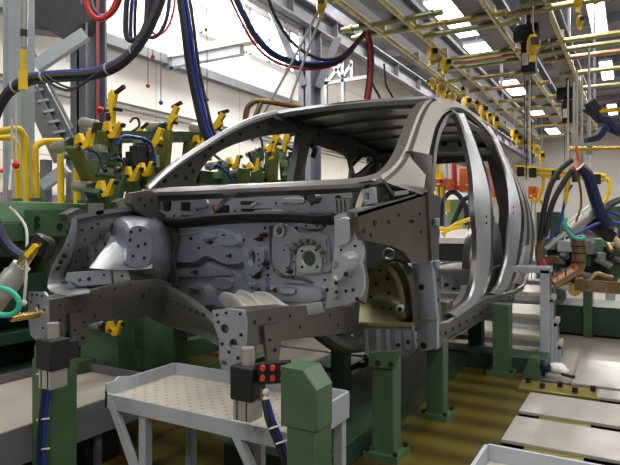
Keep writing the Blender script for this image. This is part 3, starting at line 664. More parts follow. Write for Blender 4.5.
# clamps -----------------------------------------------------------
FX = -3.25
def clamp(lab, u, v, X, sc, rot=0., kind=0, sup=None, cyl=True, flip=1, mir=1):
    c = px(u, v, X); t = thing('toggle_clamp', lab, 'toggle clamp', tuple(c), 'yellow toggle clamps of the far fixture')
    R = Matrix.Rotation(rot, 3, 'Y')
    sc *= .78
    def L(x, y, z): return c+R@(Vector((x*mir, y, z))*sc)
    arms = [[(-.02, -.03), (.02, .06), (.07, .07), (.10, .0), (.13, -.01), (.18, .09), (.22, .08), (.17, -.06), (.10, -.075), (.05, -.02), (.03, -.05)],
            [(-.04, -.1), (.02, -.1), (.05, .02), (.12, .1), (.1, .13), (.13, .2), (.08, .22), (.03, .12), (-.02, .04)],
            [(-.03, -.12), (.03, -.12), (.03, .1), (.06, .18), (.02, .24), (-.03, .2)]]
    MB().plate(arms[kind], [circ(.04 if kind == 0 else 0, .0 if kind == 0 else -.02, .012, 8)] if kind else [], .045, lambda a, b, e: L(a, e-.022, b), 'yellow').build('clamp_arm', t, .004*sc)
    m = MB(); j = MB()
    if kind == 0: m.bar(L(-.06, 0, 0), L(.0, 0, 0), .07*sc, .08*sc, 'black'); j.bar(L(.18, 0, .07), L(.24, 0, .06), .03*sc, .035*sc, 'black')
    else: m.bar(L(-.05, 0, -.02), L(.0, 0, -.02), .06*sc, .09*sc, 'black'); j.bar(L(.04, 0, .2), L(.16, 0, .25), .03*sc, .03*sc, 'black'); MB().bar(L(.03, 0, .06), L(.12, 0, .04), .03*sc, .03*sc, 'black').build('stop_arm', t)
    m.build('knuckle', t); j.build('jaw', t)
    if cyl:
        MB().lathe(L(-.06, 0, 0), R@Vector((-mir, 0, 0)), [(0, .02*sc), (.03*sc, .02*sc), (.03*sc, .05*sc), (.2*sc, .052*sc), (.235*sc, .042*sc), (.24*sc, .01)], 'cyl_grey', 14).build('air_cylinder', t)
        MB().lathe(L(-.045, -.02, .03), R@Vector((-mir, 0, .2)), [(0, .012), (.03, .016), (.05, .006)], 'alu', 8).build('fitting', t)
    if sup:
        a, b, k, w = sup; p0 = px(*a, X); p1 = px(*b, X-.05)
        MB().bar(p0, p1, .05, w*.6, k, (1, 0, .0)).build('support_plate', t, .004)
    return t
clamp('yellow clamp with grey cylinder farthest left beside the hoop', 76, 143, FX, 1.05, -.1, 0, ((72, 146), (98, 198), 'olive', .16))
clamp('yellow clamp with grey cylinder above the green cross arm', 104, 128, FX, 1.05, .25, 0, ((102, 130), (122, 190), 'olive', .18))
clamp('tall yellow clamp with black handles and a red knob', 112, 116, FX+.05, 1.0, 0, 2, ((112, 126), (112, 165), 'green', .14), False)
clamp('low yellow clamp with grey cylinder just over the far apron', 97, 188, FX+.1, 1.0, .1, 0, ((92, 190), (112, 225), 'green', .2))
clamp('yellow clamp with short arm above the rear of the far apron', 124, 173, FX+.1, .95, .15, 0, ((122, 174), (112, 215), 'green', .14))
clamp('yellow upright clamp with grey cylinder left of the hanging hose', 168, 127, FX, 1.0, .1, 1, ((166, 130), (160, 195), 'olive', .2))
clamp('yellow upright clamp just right of the hanging hose', 212, 132, FX-.05, 1.1, .25, 1, ((208, 138), (186, 190), 'green', .16))
clamp('yellow clamp arm standing left above the far A pillar base', 152, 150, FX-.0, 1.05, .1, 1, ((150, 155), (140, 200), 'olive', .2), False)
clamp('yellow clamp seen first through the far front window', 226, 164, FX, 1.0, -.05, 0, ((224, 166), (220, 200), 'green', .16))
clamp('yellow clamp seen second through the far front window', 247, 169, FX, 1.0, -.2, 0, ((244, 168), (244, 200), 'olive', .2))
clamp('tall yellow clamp seen near the rear of the far front window', 272, 150, FX-.1, 1.3, -.15, 1, ((272, 152), (270, 200), 'olive', .25), False)
clamp('yellow clamp beside the far B pillar with black jaws', 284, 152, FX-.1, 1.2, .2, 2, ((284, 156), (288, 200), 'green', .2))
clamp('yellow clamp below the far front rail on the green pedestal', 107, 327, -2.75, .75, .05, 0, None)
clamp('small yellow clamp low between the middle and upright clamps', 138, 169, FX+.1, .9, .1, 0, ((136, 170), (130, 205), 'green', .14), True)
clamp('yellow clamp over the green cross arm behind the valve block', 140, 145, FX-.15, .8, -.1, 2, ((140, 148), (140, 180), 'green', .16), False)
clamp('dark jawed yellow clamp between hanging hose and far pillar', 193, 140, FX-.1, .9, .2, 0, ((190, 142), (184, 190), 'olive', .18))
clamp('small yellow clamp just inside the far front window rear corner', 262, 150, FX-.05, .85, -.2, 0, ((258, 152), (256, 195), 'green', .2))
m = MB().cyl(px(101, 110, -3.15), px(108, 110.5, -3.15), .012, 'black', 8).ball(px(100, 110, -3.15), .025, 'red', 10); tag(m.build('red_knob_lever'), 'black lever with a red ball left of the tall clamp', 'lever')
# green carrying frame of the clamps
t = thing('clamp_rig', 'green frame of beams and posts carrying the far clamps', 'frame', (-3.5, 3.5, 1.28))
MB().box((-3.58, 2.9, 1.56), (-3.42, 5.6, 1.68), 'green').build('beam', t, .006)
MB().bar(px(118, 137, -3.4), px(205, 137, -3.4), .1, .09, 'green').build('upper_beam', t, .005)
for u in (108, 150, 188, 240, 262): 
    q = px(u, 180, -3.5); MB().box((-3.58, q.y-.07, 1.28), (-3.42, q.y+.07, 1.74 if u > 150 else 1.9), 'green' if u != 240 else 'olive').build('upright', t, .006)
MB().bar(px(288, 180, -3.3), px(312, 126, -3.3), .08, .16, 'green_light').build('diagonal', t)
rr = random.Random(11)
for i in range(34):
    u = rr.choice((rr.uniform(78, 175), rr.uniform(80, 165), rr.uniform(205, 295))); v = rr.uniform(140, 186) if u < 180 else rr.uniform(155, 180); k = rr.choice(('black', 'black', 'green', 'alu', 'grey_mid', 'green_light'))
    q = px(u, v, -3.3+rr.uniform(-.12, .1))
    if i % 3: MB().cbox(q, (.06, rr.uniform(.04, .1), rr.uniform(.04, .1)), k, rr.uniform(0, .6)).build('valve_block', t, .004)
    else: MB().cyl(q, q+Vector((rr.uniform(-.12, .12), rr.uniform(-.08, .08), rr.uniform(-.1, .1))), .014, k, 8).build('rod', t)
for pts, k, r in (([(117, 145), (122, 137), (134, 137), (148, 141), (153, 150), (155, 165)], 'blue', .013), ([(130, 122), (134, 118), (138, 119), (139, 126), (133, 131)], 'blue_dark', .009), ([(88, 150), (95, 152), (100, 160), (96, 175)], 'blue_dark', .008), ([(232, 180), (226, 172), (216, 165), (210, 170)], 'blue', .012), ([(252, 140), (258, 136), (262, 142), (262, 160)], 'blue', .012), ([(110, 160), (118, 158), (124, 165), (120, 178)], 'blue_dark', .01)):
    tag(MB().tube([px(u, v, FX+.12) for u, v in pts], r, k, 8, 6).build('clamp_hose'), 'thin %s air hose looping %s' % ('blue' if k == 'blue' else 'dark blue', {117: 'over the middle green arm', 130: 'behind the tall black handles', 88: 'beside the leftmost clamp', 232: 'inside the far front window at left', 252: 'inside the far front window middle', 110: 'above the low apron clamp'}[pts[0][0]]), 'hose')
m = MB()
for u, v, s in ((138, 155, .09), (133, 160, .08), (142, 150, .07), (136, 166, .07), (146, 158, .07)): m.cbox(px(u, v, FX+.05), (s, s, s*1.5), 'black')
tag(m.build('valve_cluster', None, .006), 'black valve block cluster between the middle and upright clamps', 'valve block')
tag(MB().bar(px(117, 200, -3.1), px(121, 212, -3.1), .06, .07, 'alu').build('sensor_tube'), 'pale tube tilted behind the far apron top', 'tube')
# gripper at the lower left edge
d = 2.45; t = thing('weld_gripper', 'grey pneumatic gripper tilted at the left edge with gold rods', 'gripper', tuple(pd(10, 285, d)))
MB().lathe(pd(-12, 312, d), pd(22, 265, d)-pd(-12, 312, d), [(0, .045), (.2, .05), (.215, .04), (.25, .04)], 'alu', 18).build('cylinder', t)
for du in (-6, 0, 6): MB().cyl(pd(14+du, 275, d-.02), pd(38+du*.6, 243, d-.02), .008, 'brass' if du else 'alu', 8).build('rod', t)
MB().bar(pd(32, 252, d), pd(44, 237, d), .05, .05, 'black').build('head', t); MB().bar(pd(27, 256, d-.03), pd(37, 245, d-.03), .03, .02, 'yellow').build('plate', t)
MB().tube([pd(40, 240, d), pd(50, 242, d), pd(50, 252, d), (pd(46, 258, d))], .02, 'black', 8, 5).build('hose', t)
p0 = pd(4, 291, d); MB().bar(p0, (-3.45, p0.y+.25, p0.z-.05), .06, .08, 'green_dark').build('mounting_arm', t)
tag(MB().tube([pd(-6, 287, 2.3), pd(10, 291, 2.3), pd(19, 301, 2.3), pd(17, 311, 2.3), pd(8, 315, 2.3), pd(-6, 314, 2.3)], .0115, 'teal', 10, 6).build('spiral_hose'), 'teal air hose looping at the left edge', 'hose')
tag(MB().tube([pd(9, 207, 2.6), pd(17, 214, 2.6), pd(26, 228, 2.5), pd(27, 250, 2.45), pd(26, 280, 2.4), pd(24, 303, 2.4)], .006, 'rope', 8, 6).ball(pd(24, 303, 2.4), .014, 'rope').build('white_cable'), 'pale cable hanging down beside the tilted gripper', 'cable')
tag(MB().tube([pd(-5, 222, 2.9), pd(4, 240, 2.9), pd(12, 250, 2.9), pd(22, 257, 2.9)], .028, 'blue_dark', 8, 6).build('gripper_hose'), 'thick dark blue hose behind the tilted gripper', 'hose')
tag(MB().tube([pd(12, 118, 3.5), pd(12, 160, 3.5), pd(8, 205, 3.2)], .008, 'rope').bar(pd(8, 190, 3.2), pd(8, 206, 3.2), .03, .03, 'alu').build('hanger_rope'), 'pale rope hanging in front of the left guard hoops', 'rope')
# ================================================================= RIGHT BACKGROUND
def cab(lab, u0, v0, u1, v1, Y, dep=.3):
    a, b = py(u0, v1, Y), py(u1, v0, Y); t = thing('control_box', lab, 'control box', tuple(a), 'orange control boxes')
    MB().box((a.x, Y, a.z), (b.x, Y+dep, b.z), 'orange').build('case', t, .01)
    w, h = b.x-a.x, b.z-a.z
    MB().box((a.x+.1*w, Y-.006, a.z+.08*h), (b.x-.1*w, Y, b.z-.08*h), 'orange').build('door', t, .004)
    MB().box((a.x+.25*w, Y-.012, a.z+.15*h), (a.x+.5*w, Y-.006, a.z+.32*h), 'white').build('label_plate', t)
    MB().cyl((a.x+.6*w, Y-.03, a.z+.6*h), (a.x+.6*w, Y, a.z+.6*h), .08*w, 'black', 12).build('switch', t)
    m = MB().box((a.x+.3*w, Y+.05, 0), (a.x+.36*w, Y+.1, a.z), 'grey_mid').box((a.x+.7*w, Y+.05, 0), (a.x+.76*w, Y+.1, a.z), 'grey_mid'); m.build('stand', t)
cab('large orange control box seen through the front door opening', 459, 167, 486, 192, 9.5)
cab('orange control box seen between the B and C pillars', 492, 178, 512, 197, 10.2)
cab('small orange control box right behind the C pillar', 528, 186, 537, 199, 11.5)
cab('narrow orange control box at the left of the door opening', 433, 178, 447, 186, 8.5)
# rack of hanging tools seen through the door opening
t = thing('tool_rack', 'rack with yellow handles and small bottles seen through the front door opening', 'rack', tuple(py(445, 230, 9.2)))
a, b = py(432, 188, 9.2), py(470, 188, 9.2); m = MB().bar(a, b, .05, .08, 'orange').bar(a, (a.x, a.y, 0), .06, .06, 'grey_mid').bar(b, (b.x, b.y, 0), .06, .06, 'grey_mid'); m.build('frame', t)
for i, (u, v0, v1, k) in enumerate(((434, 155, 185, 'red'), (437, 160, 200, 'yellow'), (441, 172, 225, 'yellow'), (445, 158, 180, 'white'), (450, 156, 184, 'white'), (454, 162, 190, 'red'), (447, 200, 212, 'yellow'))):
    MB().tube([py(u, v0, 9.1), py(u+1, v1, 9.1)], .04, k, 8).build('handle', t)
tag(MB().box(tuple(py(447, 225, 9.6)), tuple(py(466, 200, 9.9)), 'green_light').build('green_cabinet'), 'pale green cabinet behind blue hoses in the door opening', 'cabinet')
bpy.context.view_layer.update()
tag(MB().tube([py(441, 226, 8.8), py(442, 205, 8.8), py(448, 194, 8.8), (py(456, 193, 8.8)), py(465, 205, 8.8), py(467, 225, 8.8)], .04, 'blue_dark', 8, 6).tube([py(452, 226, 8.8), py(458, 212, 8.8), py(464, 200, 8.8), py(472, 196, 8.8)], .04, 'rubber', 8, 6).build('hose_loop'), 'dark blue hose loop below the large orange box', 'hose')
tag(MB().tube([py(442, 234, 8.5), py(456, 224, 8.5), py(470, 219, 8.5)], .03, 'yellow', 8).tube([py(438, 228, 8.5), py(448, 230, 8.5), py(462, 226, 8.5)], .03, 'yellow', 8).build('yellow_rods'), 'yellow rods above the pale box in the door opening', 'rod')
a, b = py(439, 262, 8.2), py(476, 235, 8.2); t = thing('parts_crate', 'white topped crate seen through the front door opening', 'crate', tuple(a))
MB().box((a.x, 8.2, .2), (b.x, 8.9, a.z+.18), 'grey_mid').build('body', t); MB().box((a.x-.02, 8.18, a.z+.18), (b.x+.02, 8.95, a.z+.36), 'white').build('lid', t)
for i in range(5): MB().box((a.x+.08+i*.1, 8.16, a.z+.22), (a.x+.13+i*.1, 8.18, a.z+.28), 'hole').build('slot', t)
# hanging yellow frame
Y = 9.0; t = thing('hanging_rack', 'yellow pipe frame hanging behind the rear of the car', 'frame', tuple(py(560, 170, Y)))
MB().tube([py(514, 167, Y), py(606, 176, Y)], .032, 'yellow').build('bar', t); MB().tube([py(516, 172, Y), py(606, 180, Y)], .024, 'yellow').build('bar', t)
for u, v in ((540, 174), (606, 178), (548, 176)): MB().tube([py(u-2, v, Y), py(u+3, v+3, Y), py(u+2, v+16, Y), py(u-4, v+28, Y), py(u-7, v+24, Y)], .026, 'yellow', 8, 5).build('hook', t)
for u in (530, 568, 590): MB().cyl(py(u, 170+(u-514)*.1, Y), py(u, 80, Y), .012, 'rope', 6).build('suspension_cable', t)
for u in (521, 533, 556, 576, 597): MB().cbox(py(u, 171+(u-514)*.1, Y), (.1, .1, .14), 'black').build('pipe_clamp', t)
tag(MB().tube([py(527, 80, 8), py(527, 150, 8), py(526, 180, 8)], .008, 'black', 6).build('hanging_cable'), 'dark cable hanging left of the yellow pipe frame', 'cable')
for i, (u, v0, v1) in enumerate(((577, 70, 160), (582, 75, 165), (589, 48, 150), (574, 82, 150))):
    tag(MB().cyl(pd(u, v0, 5.6), pd(u, v1, 5.6), .011, 'alu', 8).build('hanger_rod'), ('silver hanger rod left above the weld gun', 'silver hanger rod in the middle above the weld gun', 'silver hanger rod right above the weld gun', 'thin silver hanger rod farthest left above the weld gun')[i], 'rod')
tag(MB().cyl(pd(569, 149, 5.5), pd(640, 148, 5.5), .025, 'brass').cbox(pd(589, 150, 5.5), (.06, .06, .08), 'zinc').build('trolley_bar'), 'brass trolley bar above the weld gun', 'bar')
# weld gun with dress pack
d = 5.0; t = thing('weld_gun', 'hanging weld gun with grey cylinder and bronze arms behind the car', 'weld gun', tuple(pd(575, 240, d)))
MB().lathe(pd(566, 232, d), pd(597, 208, d)-pd(566, 232, d), [(0, .04), (.03, .066), (.3, .066), (.32, .05), (.4, .05)], 'alu', 16).build('cylinder', t)
MB().cyl(pd(545, 249, d), pd(566, 232, d), .02, 'alu', 10).build('piston_rod', t)
MB().tube([pd(597, 212, d), pd(610, 203, d), pd(630, 195, d)], .022, 'rubber', 10, 4).build('arm_hose', t)
MB().bar(pd(590, 222, d), pd(612, 238, d), .08, .09, 'black').build('bracket', t)
m = MB().tube([pd(577, 236, d), pd(579, 255, d), pd(577, 268, d), pd(568, 275, d), pd(552, 284, d)], .058, 'bronze', 12, 6); m.build('power_cable', t)
for u, v, k in ((578, 246, 'black'), (579, 253, 'black'), (578, 262, 'black'), (575, 268, 'red'), (566, 276, 'black'), (558, 281, 'red')):
    MB().ball(pd(u, v, d), .064, k, 12, (1, 1, .25) if v < 266 else (.35, 1, 1)).build('strap', t)
MB().tube([pd(541, 237, d), pd(539, 252, d), pd(541, 264, d), pd(546, 270, d)], .032, 'bronze', 10, 5).build('power_cable', t)
MB().lathe(pd(541, 262, d), (.5, 0, -1), [(0, .04), (.04, .04)], 'red', 10).build('strap', t)
MB().bar(pd(572, 284, d), pd(640, 290, d), .1, .1, 'bronze').build('lower_arm', t); MB().bar(pd(570, 291, d), pd(584, 282, d), .1, .1, 'brass').build('electrode_holder', t)
MB().cyl(pd(548, 284, d), pd(574, 288, d), .03, 'alu', 10).build('electrode', t)
MB().tube([pd(588, 282, d), pd(596, 274, d), pd(604, 276, d), pd(612, 278, d)], .022, 'bronze', 10, 4).build('shunt', t)
tag(MB().tube([pd(566, 218, 4.8), pd(565, 226, 4.8), pd(572, 236, 4.8), pd(580, 239, 4.8), pd(585, 237, 4.8)], .016, 'teal', 8, 6).build('spiral_hose'), 'teal air hose looping under the hanging weld gun', 'hose')
for lab, P, r, k in (('black cable arc rising to the hook left of the weld gun', [(540, 240), (543, 215), (550, 187), (560, 170), (572, 160)], .024, 'rubber'),
                     ('second black cable arc inside the first one', [(545, 236), (552, 205), (562, 185), (572, 170)], .024, 'rubber'),
                     ('thick navy dress pack hose falling right of the hook', [(580, 167), (588, 176), (594, 195), (600, 212), (608, 226)], .048, 'blue_dark'),
                     ('blue air hose under the black cable arcs', [(546, 242), (556, 232), (563, 210), (566, 195), (572, 185)], .012, 'blue'),
                     ('blue air hose crossing beneath the weld gun', [(566, 238), (580, 232), (596, 224), (610, 222), (630, 226)], .014, 'blue'),
                     ('blue air hose hanging on the navy dress pack', [(592, 196), (595, 205), (599, 214), (606, 212), (616, 214), (630, 222)], .012, 'blue'),
                     ('black cable curl at the right edge beside the weld gun', [(600, 216), (612, 205), (622, 200), (635, 196)], .02, 'rubber'),
                     ('yellow hose strands hanging left of the silver rods', [(569, 178), (567, 190), (565, 204), (567, 180)], .016, 'yellow_dk'),
                     ('brown cable hanging in a long bow below the hook', [(575, 170), (580, 186), (581, 205), (576, 222)], .01, 'bronze')):
    tag(MB().tube([pd(u, v, 4.9) for u, v in P], r, k, 8, 6).build('dress_pack'), lab, 'hose')
tag(MB().tube([pd(576, 147, 5.2), pd(579, 160, 5.2), pd(577, 170, 5.2), pd(572, 166, 5.2)], .016, 'orange', 8, 5).build('hook'), 'orange hook holding the weld gun cables', 'hook')
# dark blue zigzag bracket top right
t = thing('clamp_bracket', 'dark zigzag clamp bracket with a yellow arm at the upper right edge', 'bracket', tuple(pd(610, 125, 4)))
d = 4.0
A_ = [(588, 104), (597, 109), (604, 116), (611, 117), (617, 126), (640, 134)]; B_ = [(586, 109), (594, 114), (602, 122), (610, 123), (614, 131), (640, 141)]
MB().strip([pd(u, v, d) for u, v in A_], [pd(u, v, d) for u, v in B_], (SN, -CS, 0), [(0, -.07), (0, 0), (1, 0), (1, -.07)], 'blue_dark', 30, 2).build('arm', t, .004)
A_ = [(588, 137), (598, 134), (603, 126), (609, 124)]; B_ = [(588, 142), (601, 140), (607, 132), (612, 130)]
MB().strip([pd(u, v, d) for u, v in A_], [pd(u, v, d) for u, v in B_], (SN, -CS, 0), [(0, -.06), (0, 0), (1, 0), (1, -.06)], 'blue_dark', 16, 2).build('hook_arm', t, .004)
MB().bar(pd(589, 102, d-.02), pd(597, 112, d-.02), .06, .06, 'black').build('head', t); MB().bar(pd(586, 112, d+.1), pd(640, 108, d+.1), .03, .03, 'yellow_dk').build('yellow_arm', t)
MB().bar(pd(630, 126, d+.04), pd(630, -20, d+.04), .06, .06, 'black').build('hanger', t)
# green machine at the right back
t = thing('press_fixture', 'green machine frame standing behind the weld gun', 'machine', tuple(pz(590, 310, 0)))
y = 6.6
def q_(u, v, Y): return py(u, v, Y)
for u0, u1, v0 in ((583, 592, 240), (548, 553, 250)):
    a, b = py(u0, 300, y), py(u1, 300, y); MB().box((a.x, y, 0), (b.x, y+.2, py(u0, v0, y).z), 'green').build('upright', t, .006)
a, b = py(546, 300, y), py(640, 300, y)
MB().box((a.x, y+.05, .02), (b.x, y+.7, .32), 'green_dark').build('base', t, .006)
MB().box((a.x, y+.1, py(546, 260, y).z), (b.x, y+.3, py(546, 252, y).z), 'green').build('rail', t); MB().bar(py(602, 285, y), py(622, 240, y), .1, .22, 'green').build('strut', t)
m = MB().cyl(py(596, 258, y-.1), py(612, 266, y-.1), .045, 'alu').cyl(py(560, 270, y-.1), py(590, 276, y-.1), .035, 'alu'); m.build('cylinder', t)
for i, (u, v, k) in enumerate(((555, 245, 'black'), (566, 250, 'grey_mid'), (572, 258, 'black'), (600, 246, 'green_light'), (608, 250, 'alu'), (596, 268, 'black'), (614, 256, 'black'), (560, 262, 'green'))):
    MB().cbox(py(u, v, y-.02), (.14, .2, .16), k, .3*i).build('bracket', t, .01)
rr = random.Random(3)
for i in range(26):
    u, v = rr.uniform(544, 622), rr.uniform(228, 276); k = rr.choice(('black', 'grey_mid', 'alu', 'green', 'green_dark', 'bronze', 'grey_light')); a = py(u, v, y-.08-rr.random()*.25)
    if i % 2: MB().cbox(a, (rr.uniform(.06, .2), .1, rr.uniform(.05, .14)), k, rr.uniform(0, 1)).build('bracket', t, .006)
    else: MB().cyl(a, a+Vector((rr.uniform(-.22, .22), .1, rr.uniform(-.15, .15))), rr.uniform(.015, .035), k, 10).build('cylinder', t)
t = thing('trestle', 'grey trestle standing on the concrete in front of the green machine', 'trestle', tuple(pz(575, 325, 0)))
for u in (556, 561, 608, 613):
    q = pz(u, 324 if u < 600 else 312, 0); MB().box((q.x-.03, q.y-.03, 0), (q.x+.03, q.y+.03, .62), 'grey_light').build('leg', t)
a, b = pz(556, 324, 0), pz(613, 312, 0); MB().bar((a.x, a.y, .64), (b.x, b.y, .64), .1, .06, 'grey_light').build('top_rail', t); MB().bar((a.x, a.y, .12), (pz(561, 324, 0).x+.02, a.y, .12), .05, .05, 'grey_light').build('foot_rail', t)
# far machines against the back wall
for i, (u0, u1, v0, k, Y, lab) in enumerate(((536, 560, 212, 'green_dark', 12, 'dark green machine cabinet far behind the rear of the car'), (575, 600, 216, 'green', 13, 'green machine cabinet far back behind the weld gun'), (604, 640, 206, 'green_dark', 14, 'dark green cabinet far back at the right edge'))):
    a, b = py(u0, 230, Y), py(u1, 230, Y); t = thing('machine_cabinet', lab, 'machine', (a.x, Y, 0))
    MB().box((a.x, Y, 0), (b.x, Y+.8, py(u0, v0, Y).z), k).build('case', t, .02); MB().box((a.x+.1, Y-.02, .3), (b.x-.1, Y, py(u0, v0, Y).z-.2), k).build('door', t, .01)
    MB().box((a.x+.2, Y-.04, .9), (a.x+.26, Y-.02, 1.1), 'alu').build('handle', t)
# ================================================================= CAR BODY
car = thing('car_body', 'bare grey metal car body shell without doors standing on green posts', 'car body', (-1.8, 3.6, .45))
XS = -1.0
def lean(z): return max(0., z-1.32)*.24
def ps(u, v, off=0.):
    X = XS+off
    for _ in range(10):
        p = px(u, v, X); X = XS+off-lean(p.z)
    return px(u, v, X)
def pf(u, v, off=0.):
    X = -2.58+off
    for _ in range(10):
        p = px(u, v, X); X = -2.58+off+max(0, p.z-1.35)*.12
    return px(u, v, X)
NS = (1, 0, .15)
R = lambda d, l=0: [(0, -d), (0, 0), (1, 0), (1, -d)]
# ---- near side pressings (outer edges = A, inner = B)
LIP = [(0, -.09), (0, -.025), (.10, -.02), (.16, .0), (.84, .0), (.90, -.02), (1, -.025), (1, -.09)]
def side(name, A, B, k='steel', prof=LIP, offA=0., offB=0., n=34, ks=None, lab=None):
    m = MB().strip([ps(u, v, offA) for u, v in A], [ps(u, v, offB) for u, v in B], NS, prof, k, n, 6, ks)
    o = m.build(name, car); 
    if lab: o['label'] = lab
    return o
# A pillar and roof rail: one sweeping pressing
Aout = [(376, 179), (389, 172), (400, 163), (409, 148), (416, 128), (422, 112), (429, 101), (437, 96.5), (446, 97.5), (456, 101), (466, 106.5), (477, 114.5), (487, 125), (496, 138), (502, 149), (508, 161), (513, 171)]
Ain = [(430, 197), (431, 184), (432, 168), (433.5, 150), (437, 133), (441, 122), (447, 113.5), (453, 109.5), (460, 109), (467, 112), (474, 117), (482, 125), (490, 134.5), (497, 145), (502, 155), (507, 165), (511, 175)]
side('a_pillar', Aout[:8], Ain[:8], 'steel_warm', lab='light grey front roof pillar nearest the camera')
side('roof_rail', Aout[7:], Ain[7:], 'steel_warm')
# inner dark weld flange of door openings
FLG = [(0, -.1), (0, 0), (1, 0), (1, -.1)]
side('door_flange', [(431, 197), (433, 168), (434.5, 150), (438, 133), (442, 122.5), (448, 114), (455, 111), (462, 114)], [(434, 197), (436, 168), (437.5, 150), (441, 135), (445, 126), (450, 118), (455.5, 115), (461, 117)], 'steel_dark', FLG, -.03, -.05)
# B pillar
side('b_pillar', [(457.5, 113), (463, 126), (469, 147), (473.5, 169), (475.5, 192), (477, 218), (478.5, 234), (478.5, 255), (477, 272), (472, 293), (465, 303), (450, 313)], [(466, 113), (472, 128), (480, 148), (487.5, 169), (493.5, 191), (495.5, 214), (495.5, 234), (495, 255), (493.5, 272), (488, 290), (480, 303), (460, 319)], 'steel_bright',
     [(0, -.05), (0, -.015), (.06, 0), (.72, 0), (.78, -.025), (.86, -.025), (.92, -.005), (1, -.02), (1, -.06)], ks={0: 'steel_dark', 4: 'steel_dark', 5: 'steel_dark', 7: 'steel_dark'})
for u, v in ((486.5, 216.5), (486.5, 223)): MB().disc(ps(u, v, .004), (1, 0, .1), .011, 'hole', .003).build('mounting_hole', car)
# C pillar and rear quarter
side('c_pillar', [(485, 126), (494, 140), (501, 156), (507, 174), (510, 195), (510.5, 215), (509.5, 232), (507.5, 255), (504, 269), (500, 282), (493, 293)], [(491, 126), (499, 140), (506, 156), (512, 172), (518, 189), (523, 210), (523, 230), (520, 252), (516.5, 269), (511, 285), (501, 297)], 'steel_bright',
     [(0, -.03), (0, -.015), (.05, 0), (.82, 0), (.88, -.03), (1, -.035), (1, -.08)], ks={0: 'steel_dark', 3: 'steel_dark', 4: 'steel_dark'})
for u, v in ((513.5, 207), (513.5, 213)): MB().disc(ps(u, v, .004), (1, 0, .1), .011, 'hole', .003).build('mounting_hole', car)
m = MB().strip([ps(u, v, -.02) for u, v in [(505, 157), (511, 171), (518, 188), (523.5, 210), (524, 230), (521, 252), (517.5, 269), (512, 285), (503, 297)]], [ps(u, v, -.06) for u, v in [(507, 158), (513, 170), (524, 188), (531, 208), (535.5, 230), (534, 258), (529, 278), (524, 290), (517, 299)]], NS,
    [(0, -.1), (0, 0), (.16, .012), (.22, -.03), (.34, -.03), (.4, .012), (.56, .012), (.62, -.03), (.78, -.03), (.84, .0), (1, -.01), (1, -.1)], 'steel_dark', 30, 6, {1: 'steel', 5: 'steel', 2: 'steel_dark', 3: 'steel_dark', 6: 'steel_dark', 7: 'steel_dark'})
m.build('rear_quarter', car)
m = MB().strip([ps(u, v, .004) for u, v in [(526, 246), (522, 265), (516, 283)]], [ps(u, v, -.0) for u, v in [(531, 245), (527, 266), (521, 284)]], NS, R(.03), 'steel_bright', 14); m.build('quarter_trim', car)
# sill
side('sill', [(439.5, 321), (448, 320.5), (462, 311.5), (474, 303.5), (488, 296), (500, 293.5), (514, 290), (524, 284)], [(441.5, 347), (450, 341), (464, 332.5), (477, 324.5), (490, 316), (503, 307.5), (514, 301), (524, 294)], 'steel_dark',
     [(0, -.14), (0, -.01), (.1, 0), (.55, 0), (.62, -.03), (.9, -.03), (.93, -.01), (1, -.01), (1, -.14)], ks={1: 'steel', 2: 'steel_dark'})
for i in range(11):
    a = i/10; u = 446+70*a; v = 333-39.5*a; MB().disc(ps(u, v, .003), (1, 0, 0), .012, 'hole', .003).build('sill_hole', car)
side('sill_step', [(447, 321), (462, 310), (470, 300), (474, 289)], [(452, 314), (463, 306), (470, 296), (474, 284)], 'steel_bright', R(.1), -.03, -.06)
# hinge pillar: outer apron side and the plate the door hinges on
XO = -1.02
def sheetX(name, P, X, th, k, holes=(), rn=0, lab=None, hs=(), parent=None, hr=.012):
    P2 = outX(rnd(P, rn) if rn else P, X)
    m = MB().plate(P2, [outX(h, X) for h in holes], th, PX_(X-th), k)
    for h in hs: m.disc(px(h[0], h[1], X+.0015), (1, 0, 0), h[2] if len(h) > 2 else hr, 'hole', .003)
    o = m.build(name, parent or car); 
    if lab: o['label'] = lab
    return o
def sheetY(name, P, Y, th, k, holes=(), rn=0, lab=None, hs=(), parent=None, hr=.012, bev=0.):
    P2 = outY(rnd(P, rn) if rn else P, Y)
    m = MB().plate(P2, [outY(h, Y) for h in holes], th, PY_(Y), k)
    for h in hs: m.disc(py(h[0], h[1], Y-.0015), (0, -1, 0), h[2] if len(h) > 2 else hr, 'hole', .003)
    o = m.build(name, parent or car, bev)
    if lab: o['label'] = lab
    return o
sheetX('apron_side', [(357, 213), (380, 206), (405, 199), (428, 191.5), (430, 220), (432, 262), (412, 263), (404, 252), (392, 246), (376, 243), (364, 240), (359, 228)], XO, .03, 'steel_olive',
       [[(409, 219.5), (414, 219.5), (414, 223), (409, 223)]], 0, 'olive grey outer apron with small holes', [(375, 223, .014), (364, 231, .012), (389, 222, .009), (399, 215, .008), (420, 214, .008), (371, 235, .009), (421, 232, .008)])
m = MB().strip([px(356, 212.5, XO), px(380, 205, XO), px(405, 198, XO), px(428, 190.5, XO)], [px(347, 212, XO-.07), px(368, 204, XO-.07), px(396, 197, XO-.07), (px(428, 190.5, XO)+Vector((-.07, 0, 0)))], (0, 0, 1), [(0, -.02), (0, .004), (1, .004), (1, -.02)], 'steel', 12); m.build('apron_rail', car)
sheetX('hinge_pillar', [(428, 192), (441, 197), (439, 230), (439, 280), (442, 318), (445, 345), (436, 350), (433, 345), (432, 262)], XO+.012, .05, 'steel_dark', (), 0, 'dark door hinge pillar', [(438, 300, .012), (438, 280, .01), (437, 332, .012)])
m = MB()
for v in (264, 222): m.cbox(px(437, v, XO+.03), (.02, .05, .045), 'steel_blue')
m.build('hinge_bracket', car, .004)
